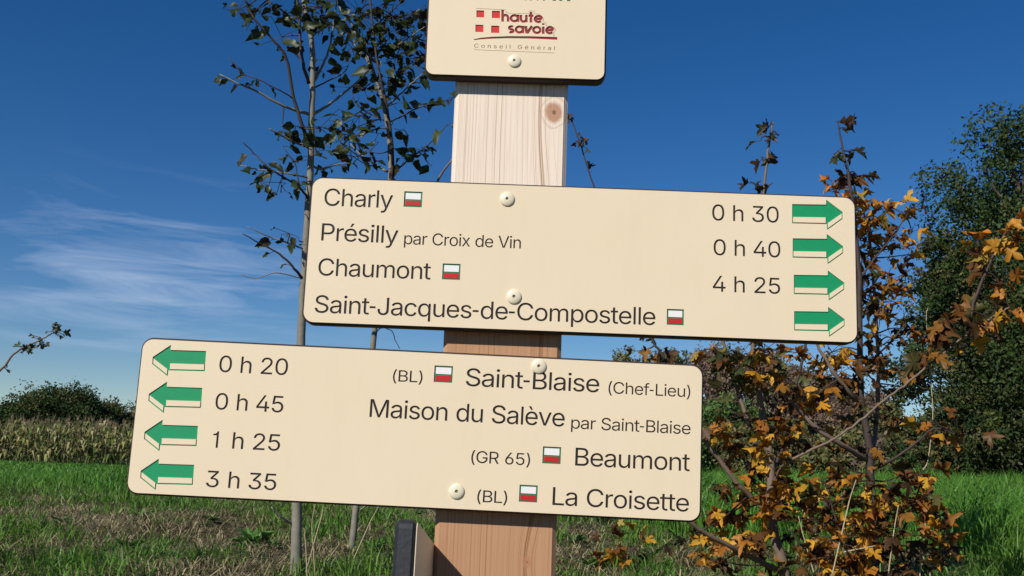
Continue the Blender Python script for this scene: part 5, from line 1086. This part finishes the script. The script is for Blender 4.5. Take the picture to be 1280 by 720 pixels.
# a bramble shoot reaching in from the left edge
Y5 = 2.3
gb = at(-190, 700, Y5)
m5 = Sapling('bramble_shoot', 'thin arching shoot with a leafy tip entering from the left edge before the sky', 'shrub', gpt(gb.x, Y5))
p = m5.stem(D([(-185, 690), (-150, 600), (-90, 530), (-30, 485), (2, 461), (20, 440), (42, 429), (60, 420), (70, 414)], Y5), 0.0050, 0.0012, M_BARK_TAN, 'stem', to_ground=True)
for q in ((74, 410, 3.5, 9), (70, 417, 3, 5), (48, 424, 3, 4), (53, 430, 2, 2), (40, 433, 2.5, 3), (28, 434, 3, 4), (9, 459, 2, 1)): m5.cluster(q[0], q[1], Y5, q[2], q[3], MAPLE2, 0.017, GRN, up=0.4, droop=0.6)
m5.finish(M_BARK_DARK, M_LEAF)

# ------------------------------------------------------------------ dry stalks and weeds of the verge
M_STALK = simple_mat('dry straw stalk', (0.40, 0.33, 0.20), 0.7, 0.3, 50)
for pts, lab in (([(1160, 690, 2.5), (1152, 600, 2.5), (1160, 575, 2.5), (1166, 520, 2.5), (1163, 470, 2.5), (1158, 400, 2.5), (1160, 385, 2.5)], 'long pale grass stalk curving up before the dark green trees'),
                 ([(394, 722, 2.55), (392, 690, 2.55), (390, 655, 2.55), (394, 630, 2.55)], 'pale dry stalk just right of the slim grey sapling'),
                 ([(383, 700, 2.5), (382, 680, 2.5), (380, 660, 2.5)], 'short dry stalk close to the foot of the slim grey sapling'),
                 ([(395, 670, 2.6), (402, 645, 2.6), (405, 625, 2.6)], 'leaning dry stalk between the two saplings, near the board edge'),
                 ([(398, 722, 2.6), (410, 700, 2.6), (424, 680, 2.6)], 'low slanting dry stalk between the feet of the two saplings'),
                 ([(455, 670, 2.7), (464, 650, 2.7), (474, 632, 2.7)], 'slanting dry stalk between the leafier sapling and the edge-on board'),
                 ([(1055, 655, 2.0), (1062, 625, 2.0), (1070, 600, 2.0)], 'straight pale stalk sticking up left in the maple bush'),
                 ([(1114, 690, 2.0), (1118, 660, 2.0), (1123, 632, 2.0)], 'upright pale stalk in the middle of the maple bush'),
                 ([(1055, 690, 2.0), (1075, 686, 2.0), (1095, 682, 2.0)], 'pale stalk lying across the maple bush'),
                 ([(1150, 715, 2.1), (1151, 670, 2.1), (1152, 622, 2.1)], 'thin upright stalk at the right of the maple bush'),
                 ([(1010, 690, 2.1), (1003, 665, 2.1), (998, 645, 2.1)], 'leaning pale stalk left of the maple bush')):
    P = [at(*q) for q in pts]; g0 = P[0].copy(); g0.z = min(g0.z, float(ground_z(g0.x, g0.y))) - 0.01
    dr = (P[0] - P[1]).normalized(); ht = P[0].z - float(ground_z(P[0].x, P[0].y))
    if 'lying' not in lab and ht > 0: P = [P[0] + dr * ((ht + 0.02) / max(0.5, -dr.z))] + P
    P = smooth_path(P, 6); mb = MB(); mb.tube(P, list(np.linspace(0.0017, 0.0008, len(P))), 6)
    o = mb.build('dry_stalk', M_STALK, None, True, origin=tuple(P[0])); tag(o, lab, 'dry stalk', 'dry stalks on the verge')
M_WEED = leaf_mat('broad weed leaves', 0.25, 0.45, 0.35)
LONG = leaf_template([(0.0, 0.0), (0.05, 0.15), (0.12, 0.4), (0.13, 0.6), (0.08, 0.85), (0.0, 1.0)], 0.05, 0.5, 0.35)
for px, py, s, n, lab in ((315, 682, 0.15, 15, 'dark rosette of long weed leaves in the dry patch left of the slim sapling'),
                          (160, 690, 0.10, 12, 'spreading green weed rosette low in the dry grass at bottom left'),
                          (80, 655, 0.09, 12, 'leafy green weed clump at the left in the verge, higher than the bottom rosette'),
                          (175, 650, 0.11, 13, 'bright weed tuft in the verge under the left end of the lower board'),
                          (205, 700, 0.08, 10, 'small weed rosette at the bottom right of the low spreading one'),
                          (265, 655, 0.09, 10, 'small green weed clump just under the lower board'),
                          (340, 690, 0.09, 12, 'dark broad-leaved weed at the left foot of the slim sapling'),
                          (470, 690, 0.09, 12, 'broad-leaved weed between the leafier sapling and the edge-on board'),
                          (520, 645, 0.08, 10, 'green weed clump above the edge-on board, left of the post'),
                          (720, 680, 0.10, 13, 'dark green weed clump right beside the post'),
                          (735, 712, 0.09, 12, 'low weed clump beside the post at the bottom edge'),
                          (815, 700, 0.09, 12, 'weed clump right of the maple seedling'),
                          (845, 672, 0.09, 10, 'pale weed clump near the lower right corner of the lower board')):
    dep = 3.0
    for it in range(30):
        q = at(px, py, dep); dz = q.z - float(ground_z(q.x, dep))
        if abs(dz) < 0.004: break
        dep = min(6, max(1.9, dep + (dz * 4 if dz > 0 else dz * 3)))
    base = gpt(at(px, py, dep).x, dep); lv = Leaves()
    for k in range(n + 8):
        a = random.uniform(0, 6.283); d = Vector((math.cos(a), math.sin(a), random.uniform(0.4, 2.2)))
        col = np.array(random.choice([(0.080, 0.190, 0.034), (0.10, 0.22, 0.045), (0.060, 0.140, 0.035), (0.13, 0.21, 0.07)]))
        lv.put(LONG, (0, 0, 0), d, (0, 0, 1), 0.50 * s * random.uniform(0.5, 1.1), col)
    o = lv.build('weed_rosette', M_WEED, None); o.location = base
    tag(o, lab, 'weed', 'broad-leaved weeds of the verge')
